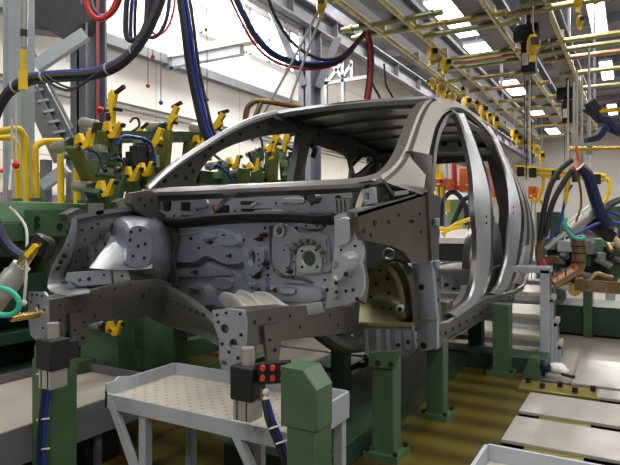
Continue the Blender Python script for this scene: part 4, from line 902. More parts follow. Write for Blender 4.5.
# A pillar foot (triangle between pillar and apron)
sheetX('pillar_foot', [(372, 181), (392, 172), (408, 155), (413, 151), (432, 156), (431, 175), (430, 193), (405, 199), (380, 206), (360, 210), (365, 195)], XO-.05, .03, 'steel_olive', (), 0, 'grey lower pillar panel behind the apron rail')
m = MB().strip([px(412, 151, XO-.03), px(418, 172, XO-.03), px(424, 194, XO-.03)], [px(432, 156, XO-.03), px(432, 175, XO-.03), px(430, 193, XO-.03)], (1, 0, 0), [(0, -.04), (0, 0), (.3, .012), (.9, .012), (1, 0), (1, -.04)], 'steel_dark', 14); m.build('pillar_gusset', car)
m = MB().bar(px(383, 182, XO+.0), px(393, 196, XO+.0), .018, .02, 'mastic').bar(px(392, 194, XO), px(406, 192, XO), .03, .02, 'steel_blue'); m.build('seam_strip', car)
# hinge pillar front strip (faces the camera)
YP = 3.16
sheetY('hinge_pillar_front', [(412, 263), (432, 261), (435, 300), (437, 318), (437, 349), (419, 352), (415, 320), (414, 290)], YP, .05, 'steel_blue', (), 0, 'pale blue grey front strip of the hinge pillar', [(421.5, 287, .018), (423.5, 345.5, .019)], bev=.006)
sheetY('pillar_seam', [(415, 319), (437, 318.5), (437, 320.5), (415, 321)], YP-.006, .006, 'liner')
# wheelhouse: curved liner from the arch down to the toe board
arch = [(362, 280), (368, 273), (377, 267), (388, 263), (398, 262), (404, 270), (409, 283), (412, 300), (413, 325)]
low = [(356, 323), (362, 323.5), (368, 324), (376, 324.5), (384, 325), (391, 325.5), (399, 326), (405, 326), (412, 326)]
rows = []
for j in range(9):
    t_ = j/8; row = []
    for (a, b) in zip(arch, low):
        Yd = 3.1+.22*math.sin(math.pi*min(1, t_*1.0)); u = a[0]+(b[0]-a[0])*t_; v = a[1]+(b[1]-a[1])*t_; row.append(py(u, v, Yd))
    rows.append(row)
m = MB().grid(rows, 'liner', .01, (0, 1, 0))
o = m.build('wheelhouse_liner', car, 0, 60); o['label'] = 'concave wheelhouse liner with olive reflections in its colour'
m = MB()
for u, v in ((371, 297), (376, 283), (388, 279), (389, 293), (374, 308), (383, 309), (391, 309), (405, 292), (380, 270)): m.disc(py(u, v, 3.1+.22*math.sin(math.pi*min(1., max(0., (v-266)/59.))))-Vector((0, .004, 0)), (0, -1, 0), .011, 'hole', .004)
m.build('liner_hole', car)
m = MB().strip([py(u, v, 3.08) for u, v in arch], [py(u, v, 3.1) for u, v in [(358, 276), (366, 268), (376, 262), (388, 257), (400, 256), (409, 266), (414, 282), (417, 300), (418, 326)]], (0, -1, 0), [(0, -.03), (0, .0), (1, .0), (1, -.03)], 'steel_olive', 30); m.build('arch_flange', car)
m = MB().strip([py(u, v, 3.12) for u, v in [(386, 266), (394, 278), (399, 295), (401, 318)]], [py(u, v, 3.12) for u, v in [(390, 265), (399, 277), (404, 294), (406, 318)]], (0, -1, 0), [(0, -.08), (0, .0), (1, .0), (1, -.08)], 'liner', 16); m.build('liner_rib', car)
q = py(400, 309, 3.1); MB().lathe(q, (0, -1, 0), [(-.05, .026), (.0, .026), (.004, .02), (.004, .012), (-.02, .01)], 'steel_bright', 16).build('liner_boss', car)
# dark shoulder above the arch with a ring
sheetY('wheelhouse_shoulder', [(362, 242), (376, 243), (392, 246), (404, 252), (410, 262), (398, 259), (386, 260), (374, 264), (361, 277), (358, 262)], 3.06, .02, 'steel_dark', (), 0)
q = py(389, 254, 3.05); MB().tube([q+Vector((.034*math.cos(a*.3927), 0, .03*math.sin(a*.3927))) for a in range(16)], .008, 'steel', 8, 0, False, True).build('ring', car)
# toe board under the liner
sheetY('toe_board', [(352, 325), (380, 326), (413, 327), (416, 349), (408, 356), (396, 358.5), (378, 357), (362, 352), (354, 342)], 2.99, .03, 'steel', (), 0, None, [(408, 340, .012), (398, 347, .01), (366, 345, .007)], bev=.008)
for u0 in (364, 376, 386): MB().strip([py(u0, 330, 2.985), py(u0+1, 353, 2.985)], [py(u0+4, 330, 2.985), py(u0+5, 354, 2.985)], (0, -1, 0), [(0, -.01), (.2, .012), (.8, .012), (1, -.01)], 'steel_bright', 5).build('toe_rib', car)
sheetY('toe_flange', [(352, 322.5), (412, 323), (412, 327), (352, 326)], 2.98, .02, 'liner')
m = MB()
for u0, u1, k in ((394, 402, 'steel_blue'), (403, 411, 'steel_blue')): m.strip([py(u0, 331, 2.985), py(u0+2, 350, 2.985)], [py(u1, 331, 2.985), py(u1, 350, 2.985)], (0, -1, 0), [(0, -.02), (.1, .006), (.9, .006), (1, -.02)], k, 4)
for u, v in ((398, 345), (408, 342)): m.disc(py(u, v, 2.975), (0, -1, 0), .012, 'hole')
m.build('toe_bracket', car)
# near shock tower plate: bluish bright stamping facing forward
YT = 2.28
ST = sheetY('strut_tower', [(334, 216), (345, 212.5), (356, 212.5), (358, 226), (362, 240), (363.5, 252), (361, 262), (364, 276), (364, 288), (359, 300), (345, 305), (325, 309), (327, 296), (331, 280), (333, 262), (335, 240)], YT, .02, 'steel_bright', [circ(335, 265, 3.6, 14, 4.2)], 0, 'bright strut tower panel on the near side',
       [(343, 219, .008), (350, 218, .006), (344, 228, .007), (352, 230, .006), (341, 250, .006), (355, 246, .006), (336, 282, .007), (336.5, 292, .01), (346, 291, .008), (353, 290, .008), (357, 299, .009), (327, 290, .009), (340, 240, .005), (346, 240, .005), (352, 262, .005)], bev=.003)
def pad(name, P, Y, h, k='steel_blue', rn=3, parent=None, hs=(), hr=.008, hole=None):
    """raised pressing: outline scaled in at the top"""
    O = outY(rnd(P, rn), Y); m = MB(); n = len(O); ins = min(.016, h*.5)
    sg = 1 if sum(O[j-1][0]*O[j][1]-O[j][0]*O[j-1][1] for j in range(n)) > 0 else -1
    I = []
    for i in range(n):
        d = Vector(O[(i+1) % n])-Vector(O[i-1]); d = d.normalized() if d.length > 1e-9 else Vector((1, 0)); I.append((O[i][0]-d.y*ins*sg, O[i][1]+d.x*ins*sg))
    V = [Vector((a, Y+.004, b)) for a, b in O]+[Vector((a, Y-h, b)) for a, b in I]
    Fs = [(i, (i+1) % n, (i+1) % n+n, i+n) for i in range(n)]
    tri = tessellate_polygon([[Vector((v.x, v.z, 0)) for v in V[n:]]]); Fs += [tuple(x+n for x in t) for t in tri]+[tuple(x for x in t[::-1]) for t in tri]
    m.add(V, Fs, k)
    for a in hs: m.disc(py(a[0], a[1], Y-h-.001), (0, -1, 0), a[2] if len(a) > 2 else hr, 'hole', .003)
    return m.build(name, parent or car, 0, 25)
pad('tower_boss', [(345, 253), (352, 251), (358, 256), (358, 266), (353, 276), (347, 282), (341, 279), (342, 266)], YT, .07, 'steel_bright', 3, ST, [(346, 274, .011)])
pad('tower_boss', [(333, 277), (338, 276), (342, 282), (341, 296), (336, 300), (332, 296)], YT, .025, 'steel_bright', 3, ST, [(336, 283, .009), (336.5, 292, .008)])
pad('tower_boss', [(338, 220), (352, 218), (354, 236), (350, 244), (338, 246)], YT, .02, 'steel_bright', 3, ST)
m = MB().strip([py(356, 212.5, YT), py(359, 232, YT), py(363, 250, YT), py(361, 262, YT), py(364, 280, YT), py(359, 300, YT)], [px(361, 214, XO-.03), px(364, 234, XO-.03), px(367, 250, XO-.03), px(366, 264, XO-.03), px(369, 282, XO-.03), px(366, 304, XO-.03)], (1, -.2, 0), [(0, -.02), (0, 0), (1, 0), (1, -.02)], 'steel_dark', 24); m.build('tower_side', car)
# brackets on top of the tower at the cowl end
m = MB()
for u, v, w, h in ((341, 203, 14, 10), (346, 206, 10, 7)): m.plate(outY(rectuv(u-w/2, v-h/2, u+w/2, v+h/2), 2.33), [], .05, PY_(2.33), 'steel_dark')
for u in (337, 341, 345, 349): m.bar(py(u, 199, 2.32), py(u+1, 212, 2.32), .012, .05, 'steel')
m.build('tower_bracket', car)
m = MB().plate(outY([(362, 190), (374, 187), (375, 203), (363, 206)], 2.36), [outY(rectuv(365, 193, 369, 200), 2.36)], .03, PY_(2.36), 'steel_blue'); m.build('cowl_bracket', car, .002)
# ---- cowl: bright windscreen flange, dark recess, carrier panel, sealing lip
YC = 2.46
top = [(143, 189), (175, 187), (205, 185.6), (240, 183.9), (280, 182), (310, 180.5), (340, 179), (362, 177), (380, 172)]
bot = [(140, 193), (175, 191.6), (205, 190.4), (240, 188.6), (280, 186.8), (310, 185.5), (340, 184.3), (364, 182.5), (382, 178)]
def yb(i, n=8): return YC-.10*math.sin(math.pi*i/n)
m = MB().strip([py(u, v, yb(i)+.07) for i, (u, v) in enumerate(top)], [py(u, v, yb(i)) for i, (u, v) in enumerate(bot)], (0, -.3, 1), [(0, -.03), (0, 0), (.6, .006), (1, 0), (1, -.02)], 'steel', 40)
o = m.build('windscreen_flange', car); o['label'] = 'bright windscreen base flange across the cowl'
rows = [[py(u, v, yb(i)+.01) for i, (u, v) in enumerate(bot)], [py(u, v+5, yb(i)+.06) for i, (u, v) in enumerate(bot)], [py(u, v+9, yb(i)+.10) for i, (u, v) in enumerate(bot)]]
MB().grid(rows, 'steel_dark', .008, (0, 1, 0)).build('cowl_panel', car, 0, 60)
YK = 2.60
kp = [(152, 200), (165, 195), (200, 198), (240, 198), (285, 195), (310, 193), (330, 190), (352, 186), (352, 214), (335, 217), (320, 221), (290, 216), (250, 217), (200, 221), (165, 222), (152, 215)]
kh = [rnd(rectuv(162, 199, 170.5, 210.5), 2), rectuv(180, 202, 190.5, 211), rectuv(212, 205, 229.5, 216), rectuv(241, 208.5, 272, 213.5), rectuv(240, 201, 260, 205), rnd(rectuv(335, 196, 341, 206), 2), rectuv(181, 215, 194, 219), rectuv(310, 213, 332, 217)]
CP = sheetY('carrier_panel', kp, YK, .015, 'steel_blue', kh, 0, 'blue grey cowl carrier panel with rectangular openings', [(204, 206, .008), (197, 210, .006), (291, 213, .01), (276, 203, .006), (306, 198, .012), (312, 204, .01), (235, 211, .006), (262, 216, .006), (174, 216, .007)], bev=.002)
for P in (rectuv(284, 198, 304, 204), rectuv(193, 199, 208, 208), rectuv(298, 213, 309, 217), rectuv(255, 210, 282, 216)): pad('carrier_rib', P, YK, .012, 'steel_blue', 2, CP)
m = MB(); m.box((py(155, 200, YK+.09).x, YK+.09, py(250, 222, YK+.09).z), (py(352, 200, YK+.09).x, YK+.1, py(250, 190, YK+.09).z), 'hole'); m.build('opening_shade', CP)  # near-black sheet paints the shade seen through the carrier openings
m = MB().bar(py(216, 208, 2.50), py(234, 193.5, 2.44), .035, .01, 'steel_bright', (0, -1, .6)).bar(py(226, 193, 2.43), py(240, 193, 2.43), .05, .02, 'steel'); m.build('wiper_bracket', CP)
m = MB().bar(py(251, 206, 2.50), py(259, 202, 2.46), .03, .008, 'steel_bright', (0, -1, .6)); m.build('wiper_bracket', CP)
m = MB().cbox(py(215.5, 207, 2.58), (.025, .02, .025), 'red'); m.build('marking_tag', CP); m = MB().cbox(py(213, 212.5, 2.58), (.012, .02, .02), 'yellow'); m.build('marking_tag', CP)
lipP = [(150, 216), (165, 222), (185, 222), (215, 219), (250, 217), (290, 217), (320, 219.5), (334, 218)]
m = MB().strip([py(u, v-5, 2.57) for u, v in lipP], [py(u, v+4, 2.55) for u, v in lipP], (0, -1, .2), [(0, -.05), (.05, .02), (.4, .045), (.8, .03), (1, -.02), (1, -.05)], 'mastic', 36); o = m.build('sealing_lip', car, 0, 60); o['label'] = 'black sealing lip under the cowl'
m = MB()
for u, v, r in ((303, 190, 7), (312, 198, 6)): m.lathe(py(u, v, 2.5), (0, -1, 0), [(-.05, r*.005), (0, r*.005), (.01, r*.0045)], 'steel_dark', 12)
m.build('cowl_cup', car)
# ---- firewall
YF = 2.64
fo = [(158, 214), (336, 212), (338, 262), (332, 300), (326, 310), (292, 312), (215, 313), (185, 308), (163, 292), (157, 255)]
fh = [circ(308.5, 258.5, 7.5, 18, 8.5), rnd([(249, 254), (252, 250), (255, 254), (255, 262), (252, 266), (249, 262)], 2), circ(279, 231, 4.2, 12, 4.6)]
small = [(202, 233), (170, 260), (190, 270), (196, 262), (183, 268), (173, 275), (207, 274), (218, 270), (228, 272), (240, 280), (262, 283), (268, 268), (268, 275), (275, 270), (284, 277), (293, 277), (242, 300), (325, 225), (318, 222), (290, 240), (284, 228), (296, 228), (300, 245), (317, 246), (322, 268), (244, 240), (262, 240), (262, 250), (234, 300), (200, 290), (270, 300), (175, 290), (290, 290), (325, 280), (182, 240), (318, 290), (210, 260), (265, 228)]
FW = sheetY('firewall', fo, YF, .02, 'steel_blue', fh, 0, 'blue grey dash panel full of holes and studs', [(a, b, .008) for a, b in small])
pads = [([(166, 230), (185, 227), (222, 228), (238, 234), (242, 252), (246, 264), (228, 266), (218, 262), (208, 258), (198, 264), (176, 264), (166, 262)], .03, [(191, 238.5, .011), (199, 248, .009), (212, 242, .009)]),
        ([(224, 232), (240, 233), (243, 246), (224, 247)], .045, []), ([(243, 248), (261, 246), (264, 258), (260, 270), (252, 275), (246, 270), (243, 260)], .035, [(258, 254, .006), (259, 260, .006), (259, 266, .006)]),
        ([(274, 226), (290, 226), (300, 232), (325, 234), (330, 260), (328, 272), (290, 276), (280, 272), (272, 262)], .018, [(294, 262, .006), (284, 250, .006), (325, 252, .006)]),
        ([(192, 284), (204, 282), (212, 287), (214, 305), (206, 306), (204, 293), (198, 290), (192, 290)], .05, []), ([(274, 282), (312, 284), (326, 290), (322, 303), (282, 303), (274, 296)], .03, []), ([(236, 272), (246, 272), (250, 290), (238, 292)], .03, []), ([(247, 283), (257, 283), (257, 296), (247, 296)], .03, [(252, 288, .008)])]
pads += [([(178, 268), (196, 268), (206, 264), (218, 267), (232, 270), (232, 276), (180, 278)], .02, []), ([(286, 248), (294, 246), (296, 256), (294, 268), (286, 268)], .035, []), ([(206, 231), (220, 231), (220, 240), (206, 241)], .045, []),
         ([(180, 231), (200, 230), (201, 236), (181, 237)], .042, []), ([(324, 240), (330, 238), (331, 262), (325, 264)], .03, []), ([(216, 276), (232, 278), (233, 289), (218, 289)], .02, []), ([(262, 276), (270, 277), (270, 292), (262, 291)], .03, []), ([(300, 222), (322, 222), (323, 231), (302, 230)], .03, [(306, 226, .006), (317, 226, .006)]), ([(284, 285), (300, 285), (300, 295), (284, 295)], .05, [])]
HOL = {2: None}
for i, (P, h, hs) in enumerate(pads):
    if i in (2, 3):   # pads around openings keep the opening
        O = rnd(P, 3); hole = fh[1] if i == 2 else fh[0]
        m = MB().plate(outY(O, YF-h), [outY(hole, YF-h)]+([outY(circ(279, 231, 4.2, 12, 4.6), YF-h)] if i == 3 else []), h, PY_(YF-h), 'steel_blue')
        for a in hs: m.disc(py(a[0], a[1], YF-h-.001), (0, -1, 0), a[2], 'hole', .003)
        m.build('firewall_pad', FW, .006)
    else: pad('firewall_pad', P, YF, h, 'steel_blue', 3, FW, hs)
# steering column plate
m = MB().plate(outY(rnd([(297, 250), (302, 246), (315, 245), (321, 250), (322, 266), (317, 272), (302, 273), (296, 268)], 2), YF-.03), [outY(circ(308.5, 258.5, 6.8, 18, 7.6), YF-.03)], .02, PY_(YF-.03), 'steel_bright')
for u, v in ((302, 251), (316, 250), (302, 267), (317, 267)): m.disc(py(u, v, YF-.031), (0, -1, 0), .008, 'hole', .003)
o = m.build('steering_plate', FW, .003); o['label'] = 'bright plate around the steering hole'
q = py(308.5, 258, YF-.02); m = MB().strip([q+Vector((.115*math.cos(a), -.01, .1*math.sin(a))) for a in [math.pi*(.02+.1*i) for i in range(10)]], [q+Vector((.085*math.cos(a), -.01, .078*math.sin(a))) for a in [math.pi*(.02+.1*i) for i in range(10)]], (0, -1, 0), [(0, -.01), (0, .01), (1, .01), (1, -.01)], 'steel', 20)
for i in range(7):
    a = math.pi*(.12+.12*i); m.bar(q+Vector((.09*math.cos(a), -.025, .08*math.sin(a))), q+Vector((.118*math.cos(a), -.025, .104*math.sin(a))), .012, .014, 'steel_dark', (0, 1, 0))
m.build('steering_collar', FW)
MB().tube([py(279+4.8*math.cos(a*.524), 231+5.4*math.sin(a*.524), YF-.03) for a in range(12)], .008, 'steel_bright', 8, 0, False, True).build('grommet_ring', FW)
for u, v in ((210, 242.5), (226, 235), (230, 255.5), (258, 239), (263, 235), (265, 263.5), (256, 276.5), (275, 290), (290, 271.5), (195, 272), (259, 290)):
    q = py(u, v, YF-.03); MB().lathe(q, (0, -1, 0), [(-.03, .014), (.0, .014), (.006, .011), (.006, .006), (.035, .006)], 'stud', 10).build('stud', FW)
m = MB()
for P in ([(166, 264), (176, 265), (198, 265), (207, 259), (218, 262), (230, 267), (243, 267)], [(270, 226), (271, 255), (275, 268), (282, 277), (300, 279), (312, 283)], [(163, 252), (170, 262), (175, 280), (176, 300)], [(285, 246), (296, 246), (296, 276)]): m.tube([py(u, v, YF-.012) for u, v in P], .007, 'steel_dark', 6, 5)
m.build('sealing_bead', FW)
# thin rubber seam and left dark shroud
sheetY('firewall_shroud', [(153, 218), (172, 224), (176, 240), (172, 258), (176, 285), (160, 292), (152, 270), (150, 240)], YF-.07, .03, 'steel_dark', (), 3)
# ---- lower cross member under the firewall (dark beam curving down) 
cmP = [(150, 283), (166, 287), (184, 297), (200, 309), (216, 324)]
m = MB().strip([py(u, v, 2.45-.17*i) for i, (u, v) in enumerate(cmP)], [py(u+(0, -2, -4, -4, 4)[i], v+(35, 38, 33, 26, 22)[i], 2.45-.17*i) for i, (u, v) in enumerate(cmP)], (.5, -1, .1), [(0, -.1), (0, 0), (.06, .012), (.94, .012), (1, 0), (1, -.1)], 'steel_dark', 30)
for i in range(9):
    a = i/8; m.disc(py(156+52*a, 292+22*a, 2.42-.6*a)+Vector((0, -.03, 0)), (.5, -1, .1), .009, 'hole', .004)
m.build('front_crossmember', car, 0, 60)
m = MB().grid([[py(u, v, 2.62) for u, v in ((176, 300), (200, 305), (230, 308), (290, 310), (335, 306))], [py(u, v+14, 2.75) for u, v in ((176, 305), (200, 308), (230, 308), (290, 308), (335, 306))], [py(u, v+22, 3.1) for u, v in ((176, 300), (200, 300), (230, 300), (290, 300), (335, 300))]], 'steel_dark', .02, (0, 0, -1)); m.build('toe_panel', car)
# heat shield: bright corrugated sheet over the tunnel mouth
A = [(240, 295), (252, 293.5), (265, 292.5), (278, 295), (291, 302)]; B = [(217, 294), (228, 302), (243, 310), (258, 313), (278, 311)]
A = [(217, 296), (229, 293), (243, 291.5), (256, 292.5), (268, 297)]; B = [(240, 310), (256, 312.5), (272, 313), (283, 309), (293, 305)]
ra = resample(smooth_path([py(u, v, 2.5) for u, v in A], 5), 30); rb = resample(smooth_path([py(u, v, 2.12) for u, v in B], 5), 30); rows = []
for i, (a, b) in enumerate(zip(ra, rb)):
    w = .07*(abs(math.sin(i/29*math.pi*3))-.5); rows.append([a.lerp(b, j/8)+Vector((0, -.3*w, w*(.35+.65*math.sin(math.pi*j/8)))) for j in range(9)])
o = MB().grid(rows, 'steel_shine', .006).build('heat_shield', car, 0, 70); o['label'] = 'shiny corrugated heat shield'
m = MB().strip([py(282, 310, 2.05), py(300, 307, 2.2), py(322, 304, 2.3)], [py(284, 317, 2.05), py(302, 313, 2.2), py(324, 309, 2.3)], (0, -.6, 1), [(0, -.02), (.2, .02), (.8, .02), (1, -.02)], 'steel_bright', 10); m.build('shield_lip', car)
# ---- near front rail with end plate
YR = 1.74; q0 = py(228, 340, YR)
XR = q0.x+.07
m = MB().plate(outX([(243, 312), (262, 309), (300, 306), (330, 303), (352, 308), (352, 332), (330, 336), (300, 338), (270, 343), (247, 347)], XR), [], .12, PX_(XR-.12), 'steel_dark')
for u, v in ((255, 322), (270, 319), (290, 316), (310, 315), (262, 335), (300, 327), (330, 315), (338, 325)): m.disc(px(u, v, XR+.001), (1, 0, 0), .008, 'hole')
FR = m.build('front_rail', car, .006)
sheetY('rail_end_plate', [(212, 310.5), (227, 308.5), (244, 310), (246, 322), (245, 345), (240, 362), (236, 371), (229, 373), (221, 368), (219, 358), (219, 340), (214, 326)], YR, .012, 'steel_blue', [circ(224.5, 329, 4.2, 16, 4.8), circ(233, 344, 4.4, 16, 5.2), rnd([(220, 361), (226, 361.5), (227, 365), (221, 365)], 2)], 0, 'bluish end plate of the near front rail', [(217, 315, .006), (226, 313, .006), (240, 314, .006), (241, 335, .007), (238, 358, .007), (222, 344, .007), (229, 352, .006), (218, 322, .006)], bev=.002)
sheetX('rail_bracket', [(264, 326), (281, 323), (281, 345), (279, 360), (268, 361), (266, 345)], XR+.015, .015, 'steel_dark', (), 0, None, [(270, 340, .006), (275, 350, .008)])
MB().cyl(py(251, 331, YR+.12), py(251, 360, YR+.12), .02, 'alu', 12).build('locating_bush', car)
# hanging lump under the tower (dark swan neck)
m = MB().tube([px(302, 322, XR-.05), px(318, 330, XR-.06), px(332, 340, XR-.06), px(345, 345, XR-.06), px(358, 345, XR-.06)], [.035, .045, .05, .05, .045], 'steel_dark', 10, 0); m.build('rail_extension', car)
m = MB().strip([px(325, 309, XR-.06), px(345, 307, XR-.06), px(360, 302, XR-.04)], [px(330, 335, XR-.06), px(346, 338, XR-.06), px(358, 330, XR-.04)], (1, 0, 0), [(0, -.1), (0, 0), (1, 0), (1, -.1)], 'steel_dark', 10); m.build('rail_gusset', car)
# ---- far front rail
YL = 1.545; XL = -2.25
m = MB().plate(outX([(44, 300), (62, 297), (100, 287), (130, 281), (160, 279), (172, 284), (172, 318), (150, 316), (110, 320), (80, 326), (62, 333), (46, 336)], XL), [], .1, PX_(XL-.1), 'steel_dark')
for u, v in ((143, 296), (90, 293), (115, 289), (130, 285), (100, 296), (60, 305), (60, 320), (80, 310), (150, 290), (120, 312), (95, 316)): m.disc(px(u, v, XL+.001), (1, 0, 0), .007 if u != 143 else .014, 'hole')
m.build('front_rail', car, .006)
sheetY('rail_end_plate', [(28, 292), (44, 292), (47, 296), (47.5, 330), (43, 340), (36, 341), (30, 335), (28, 318)], YL, .012, 'steel_blue', [circ(37.5, 307, 2.3, 12, 3.2)], 0, 'grey end plate of the far front rail', [(32, 295, .005), (37, 295, .005), (42, 296, .005), (31, 302, .005), (44, 310, .006), (33, 318, .006), (43, 328, .006)], bev=.002)
sheetX('rail_bracket', [(70, 314), (89, 311), (88, 338), (85, 345), (72, 347)], XL+.02, .015, 'steel_dark', (), 0, None, [(75, 330, .006), (84, 322, .006), (83, 338, .008)])
MB().cyl(px(73, 345, XL), px(73, 373, XL), .016, 'bronze', 10, .012).build('locating_rod', car)
q = py(38, 314, YL); MB().lathe(q, (0, -1, 0), [(.0, .017), (.12, .017), (.125, .013)], 'brass', 14).disc(q+Vector((0, -.125, 0)), (0, -1, 0), .009, 'hole', .003).build('brass_pin', car)
MB().cyl(px(53, 330, XL-.05), px(53, 345, XL-.05), .03, 'alu', 12).build('locating_bush', car)
# apron of the far side with strut tower
XA_ = -2.46
sheetX('apron_panel', [(76, 217), (100, 212), (131, 207.5), (150, 206), (166, 215), (168, 285), (140, 283), (110, 281), (78, 283), (64, 281), (72, 262), (75, 240)], XA_, .02, 'steel_dark', (), 0, 'dark far side apron panel', [(u, v, .007) for u, v in ((92, 228), (98, 224), (85, 240), (80, 250), (88, 258), (94, 262), (84, 268), (76, 262), (100, 236), (105, 244), (82, 230), (96, 250), (112, 226), (135, 214))])
m = MB().strip([px(73, 216, XA_+.03), px(100, 210.5, XA_+.03), px(131, 206, XA_+.03), px(150, 203, XA_+.03)], [px(77, 219.5, XA_+.03), px(101, 214.5, XA_+.03), px(131, 210.5, XA_+.03), px(150, 208, XA_+.03)], (1, 0, .3), [(0, -.06), (0, 0), (1, 0), (1, -.03)], 'steel', 16); m.build('apron_rail', car)
for u, v, h in ((88, 245, 22), (105, 232, 16)): MB().strip([px(u, v, XA_), px(u, v+h, XA_)], [px(u+4, v, XA_), px(u+4, v+h, XA_)], (1, 0, 0), [(0, 0), (.2, .02), (.8, .02), (1, 0)], 'steel', 5).build('apron_rib', car)
# tower body: shaped dome lofted from slices across
sl = []
def ring_(P, X): return [px(u, v, X) for u, v in P]
dome0 = [(100, 268), (104, 248), (112, 236), (113, 224), (122, 216), (150, 216), (166, 226), (172, 246), (170, 275), (150, 284)]
dome1 = [(120, 268), (119, 250), (121, 238), (123, 228), (129, 221), (146, 221), (157, 228), (160, 244), (158, 268), (146, 276)]
dome2 = [(127, 264), (127, 252), (127, 241), (128, 233), (132, 227), (142, 226), (149, 231), (152, 243), (150, 260), (142, 268)]
V = []; n = 30
for P, X in ((dome0, XA_+.0), (dome1, XA_+.14), (dome2, XA_+.20)): V.append(smooth_path(ring_(P, X), 3, True))
m = MB(); VV = [p for r_ in V for p in r_]; Fs = [(i*n+j, i*n+(j+1) % n, (i+1)*n+(j+1) % n, (i+1)*n+j) for i in range(2) for j in range(n)]+[tuple(2*n+j for j in range(n)), tuple(range(n))[::-1]]
m.add(VV, Fs, 'steel_blue'); 
for u, v in ((131, 232), (140, 230), (138, 246), (145, 244), (130, 240), (144, 258), (133, 256)): m.disc(px(u, v, XA_+.2), (1, 0, 0), .009, 'hole', .004)
o = m.build('strut_tower', car, 0, 24); o['label'] = 'grey far side strut tower'
rows = []
for j in range(9):
    t_ = j/8; rows.append([px(u, v, XA_+dx) for u, v, dx in ((90+(t_*62), 268+2*math.sin(t_*3), .20), (98+t_*54, 258-10*math.sin(t_*2.6), .15+.03*math.sin(t_*6)), (107+t_*40, 246-6*math.sin(t_*3.1), .10), (112+t_*30, 236+4*t_, .05))])
m = MB().grid(rows, 'steel_bright', .008, (-1, 0, 0)); o = m.build('wheelhouse_dome', car, 0, 60); o['label'] = 'shiny wheelhouse pressing on the far side'
sheetX('apron_bracket', [(74, 273), (110, 270), (112, 284), (80, 286), (72, 281)], XL-.02, .05, 'steel_blue', (), 0, None, [(89, 279, .009), (80, 280, .006), (104, 275, .006)])
sheetX('apron_bracket', [(113, 271), (128, 271), (131, 281), (114, 283)], XL-.03, .03, 'steel_bright', (), 0, None, [(122, 276, .007)])
# headlamp panel: bright twisted bracket at the very front of the far apron
A = [(72, 217), (69, 232), (62, 248), (54, 262), (49, 276), (48, 288), (58, 296)]; B = [(77, 219), (76, 238), (75, 252), (72, 266), (67, 276), (72, 283), (88, 289)]
m = MB().strip([py(u, v, 1.74) for u, v in A], [py(u, v, 1.92) for u, v in B], (.6, -.8, .1), [(0, -.03), (0, 0), (.25, .025), (.5, 0), (.75, .03), (1, .0), (1, -.02)], 'steel_bright', 34, 6)
for u, v in ((66, 244), (64, 256), (57, 268), (69, 232), (60, 262)): m.disc(py(u, v, 1.79), (.6, -.8, .1), .012, 'hole', .01)
o = m.build('headlamp_panel', car, 0, 40); o['label'] = 'bright twisted headlamp bracket'
rows = [[py(48+t*42, 287-4*math.sin(3*t)+2*t, 1.80+.05*t), py(52+t*38, 291-3*math.sin(3*t)+1*t, 1.74+.05*t), py(60+t*30, 297-5*t, 1.68+.06*t)] for t in [i/8 for i in range(9)]]
MB().grid(rows, 'steel_bright', .006).build('headlamp_foot', car, 0, 60)
sheetY('radiator_bracket', [(48, 268), (60, 268), (64, 280), (62, 290), (48, 288)], 1.9, .01, 'steel_dark', [], 0, None, [(52, 272, .006), (56, 278, .006)])
m = MB().plate(outX([(66, 214), (78, 208), (85, 213), (82, 220), (68, 221)], XA_+.02), [], .06, PX_(XA_-.04), 'steel_dark'); MB().cbox(px(96, 209, XA_), (.06, .05, .06), 'steel').build('apron_stud', car); m.build('apron_end', car, .004)
# far cowl corner block
sheetX('cowl_corner', [(132, 193), (150, 190), (158, 195), (158, 216), (148, 218), (136, 210), (131, 203)], -2.4, .05, 'steel_dark', (), 0, None, [(140, 199, .01), (145, 205, .008), (152, 200, .01)])
# ---- far side body panel (seen through the windscreen)
fo2 = [(148, 186), (163, 172), (180, 159), (205, 143), (230, 128), (255, 117.5), (275, 112.5), (300, 119), (330, 129), (360, 140), (380, 148), (383, 175), (383, 235), (300, 250), (200, 240), (150, 205)]
def to2(P): return [(p.y, p.z) for p in (pf(u, v) for u, v in P)]
def fmap(a, b, t): return Vector((-2.58+max(0, b-1.35)*.12-t, a, b))
w1 = [(197, 184), (199, 174), (206, 163), (217, 153), (232, 145.5), (250, 139.5), (268, 135.8), (290, 133.5), (300, 135), (299, 146), (294, 172), (290, 183)]
w2 = [(309, 150), (313, 144.5), (330, 149.5), (344, 155), (349.5, 160), (350.5, 178), (330, 180), (305, 183)]
w3 = [(353, 166), (363, 158), (369, 158), (369, 164), (356, 176)]
m = MB().plate(to2(fo2), [to2(rnd(w1, 2)), to2(rnd(w2, 2)), to2(w3)], .03, fmap, 'steel_dark')
for u, v in ((176, 176), (165, 181), (190, 165), (193, 171), (210, 148), (222, 141), (240, 134), (258, 127), (270, 124), (186, 178), (300, 128), (318, 134), (335, 142), (346, 146), (359, 150), (205, 156), (175, 168)): 
    q = pf(u, v); m.disc(q+Vector((.001, 0, 0)), (1, 0, 0), .014, 'hole', .004)
o = m.build('far_body_side', car); o['label'] = 'dark inner face of the far body side'
m = MB().strip([pf(u, v, .0) for u, v in [(146, 186.5), (163, 171), (180, 157.5), (205, 141.5), (230, 126.5), (255, 115.5), (276, 110)]], [pf(u, v, .06) for u, v in [(150, 189), (166, 174), (183, 160.5), (207, 145), (232, 130), (257, 119), (278, 113)]], (.6, -.6, .6), [(0, -.04), (0, 0), (.5, .012), (1, 0), (1, -.03)], 'steel_bright', 34); o = m.build('a_pillar', car); o['label'] = 'bright edge of the far front roof pillar'
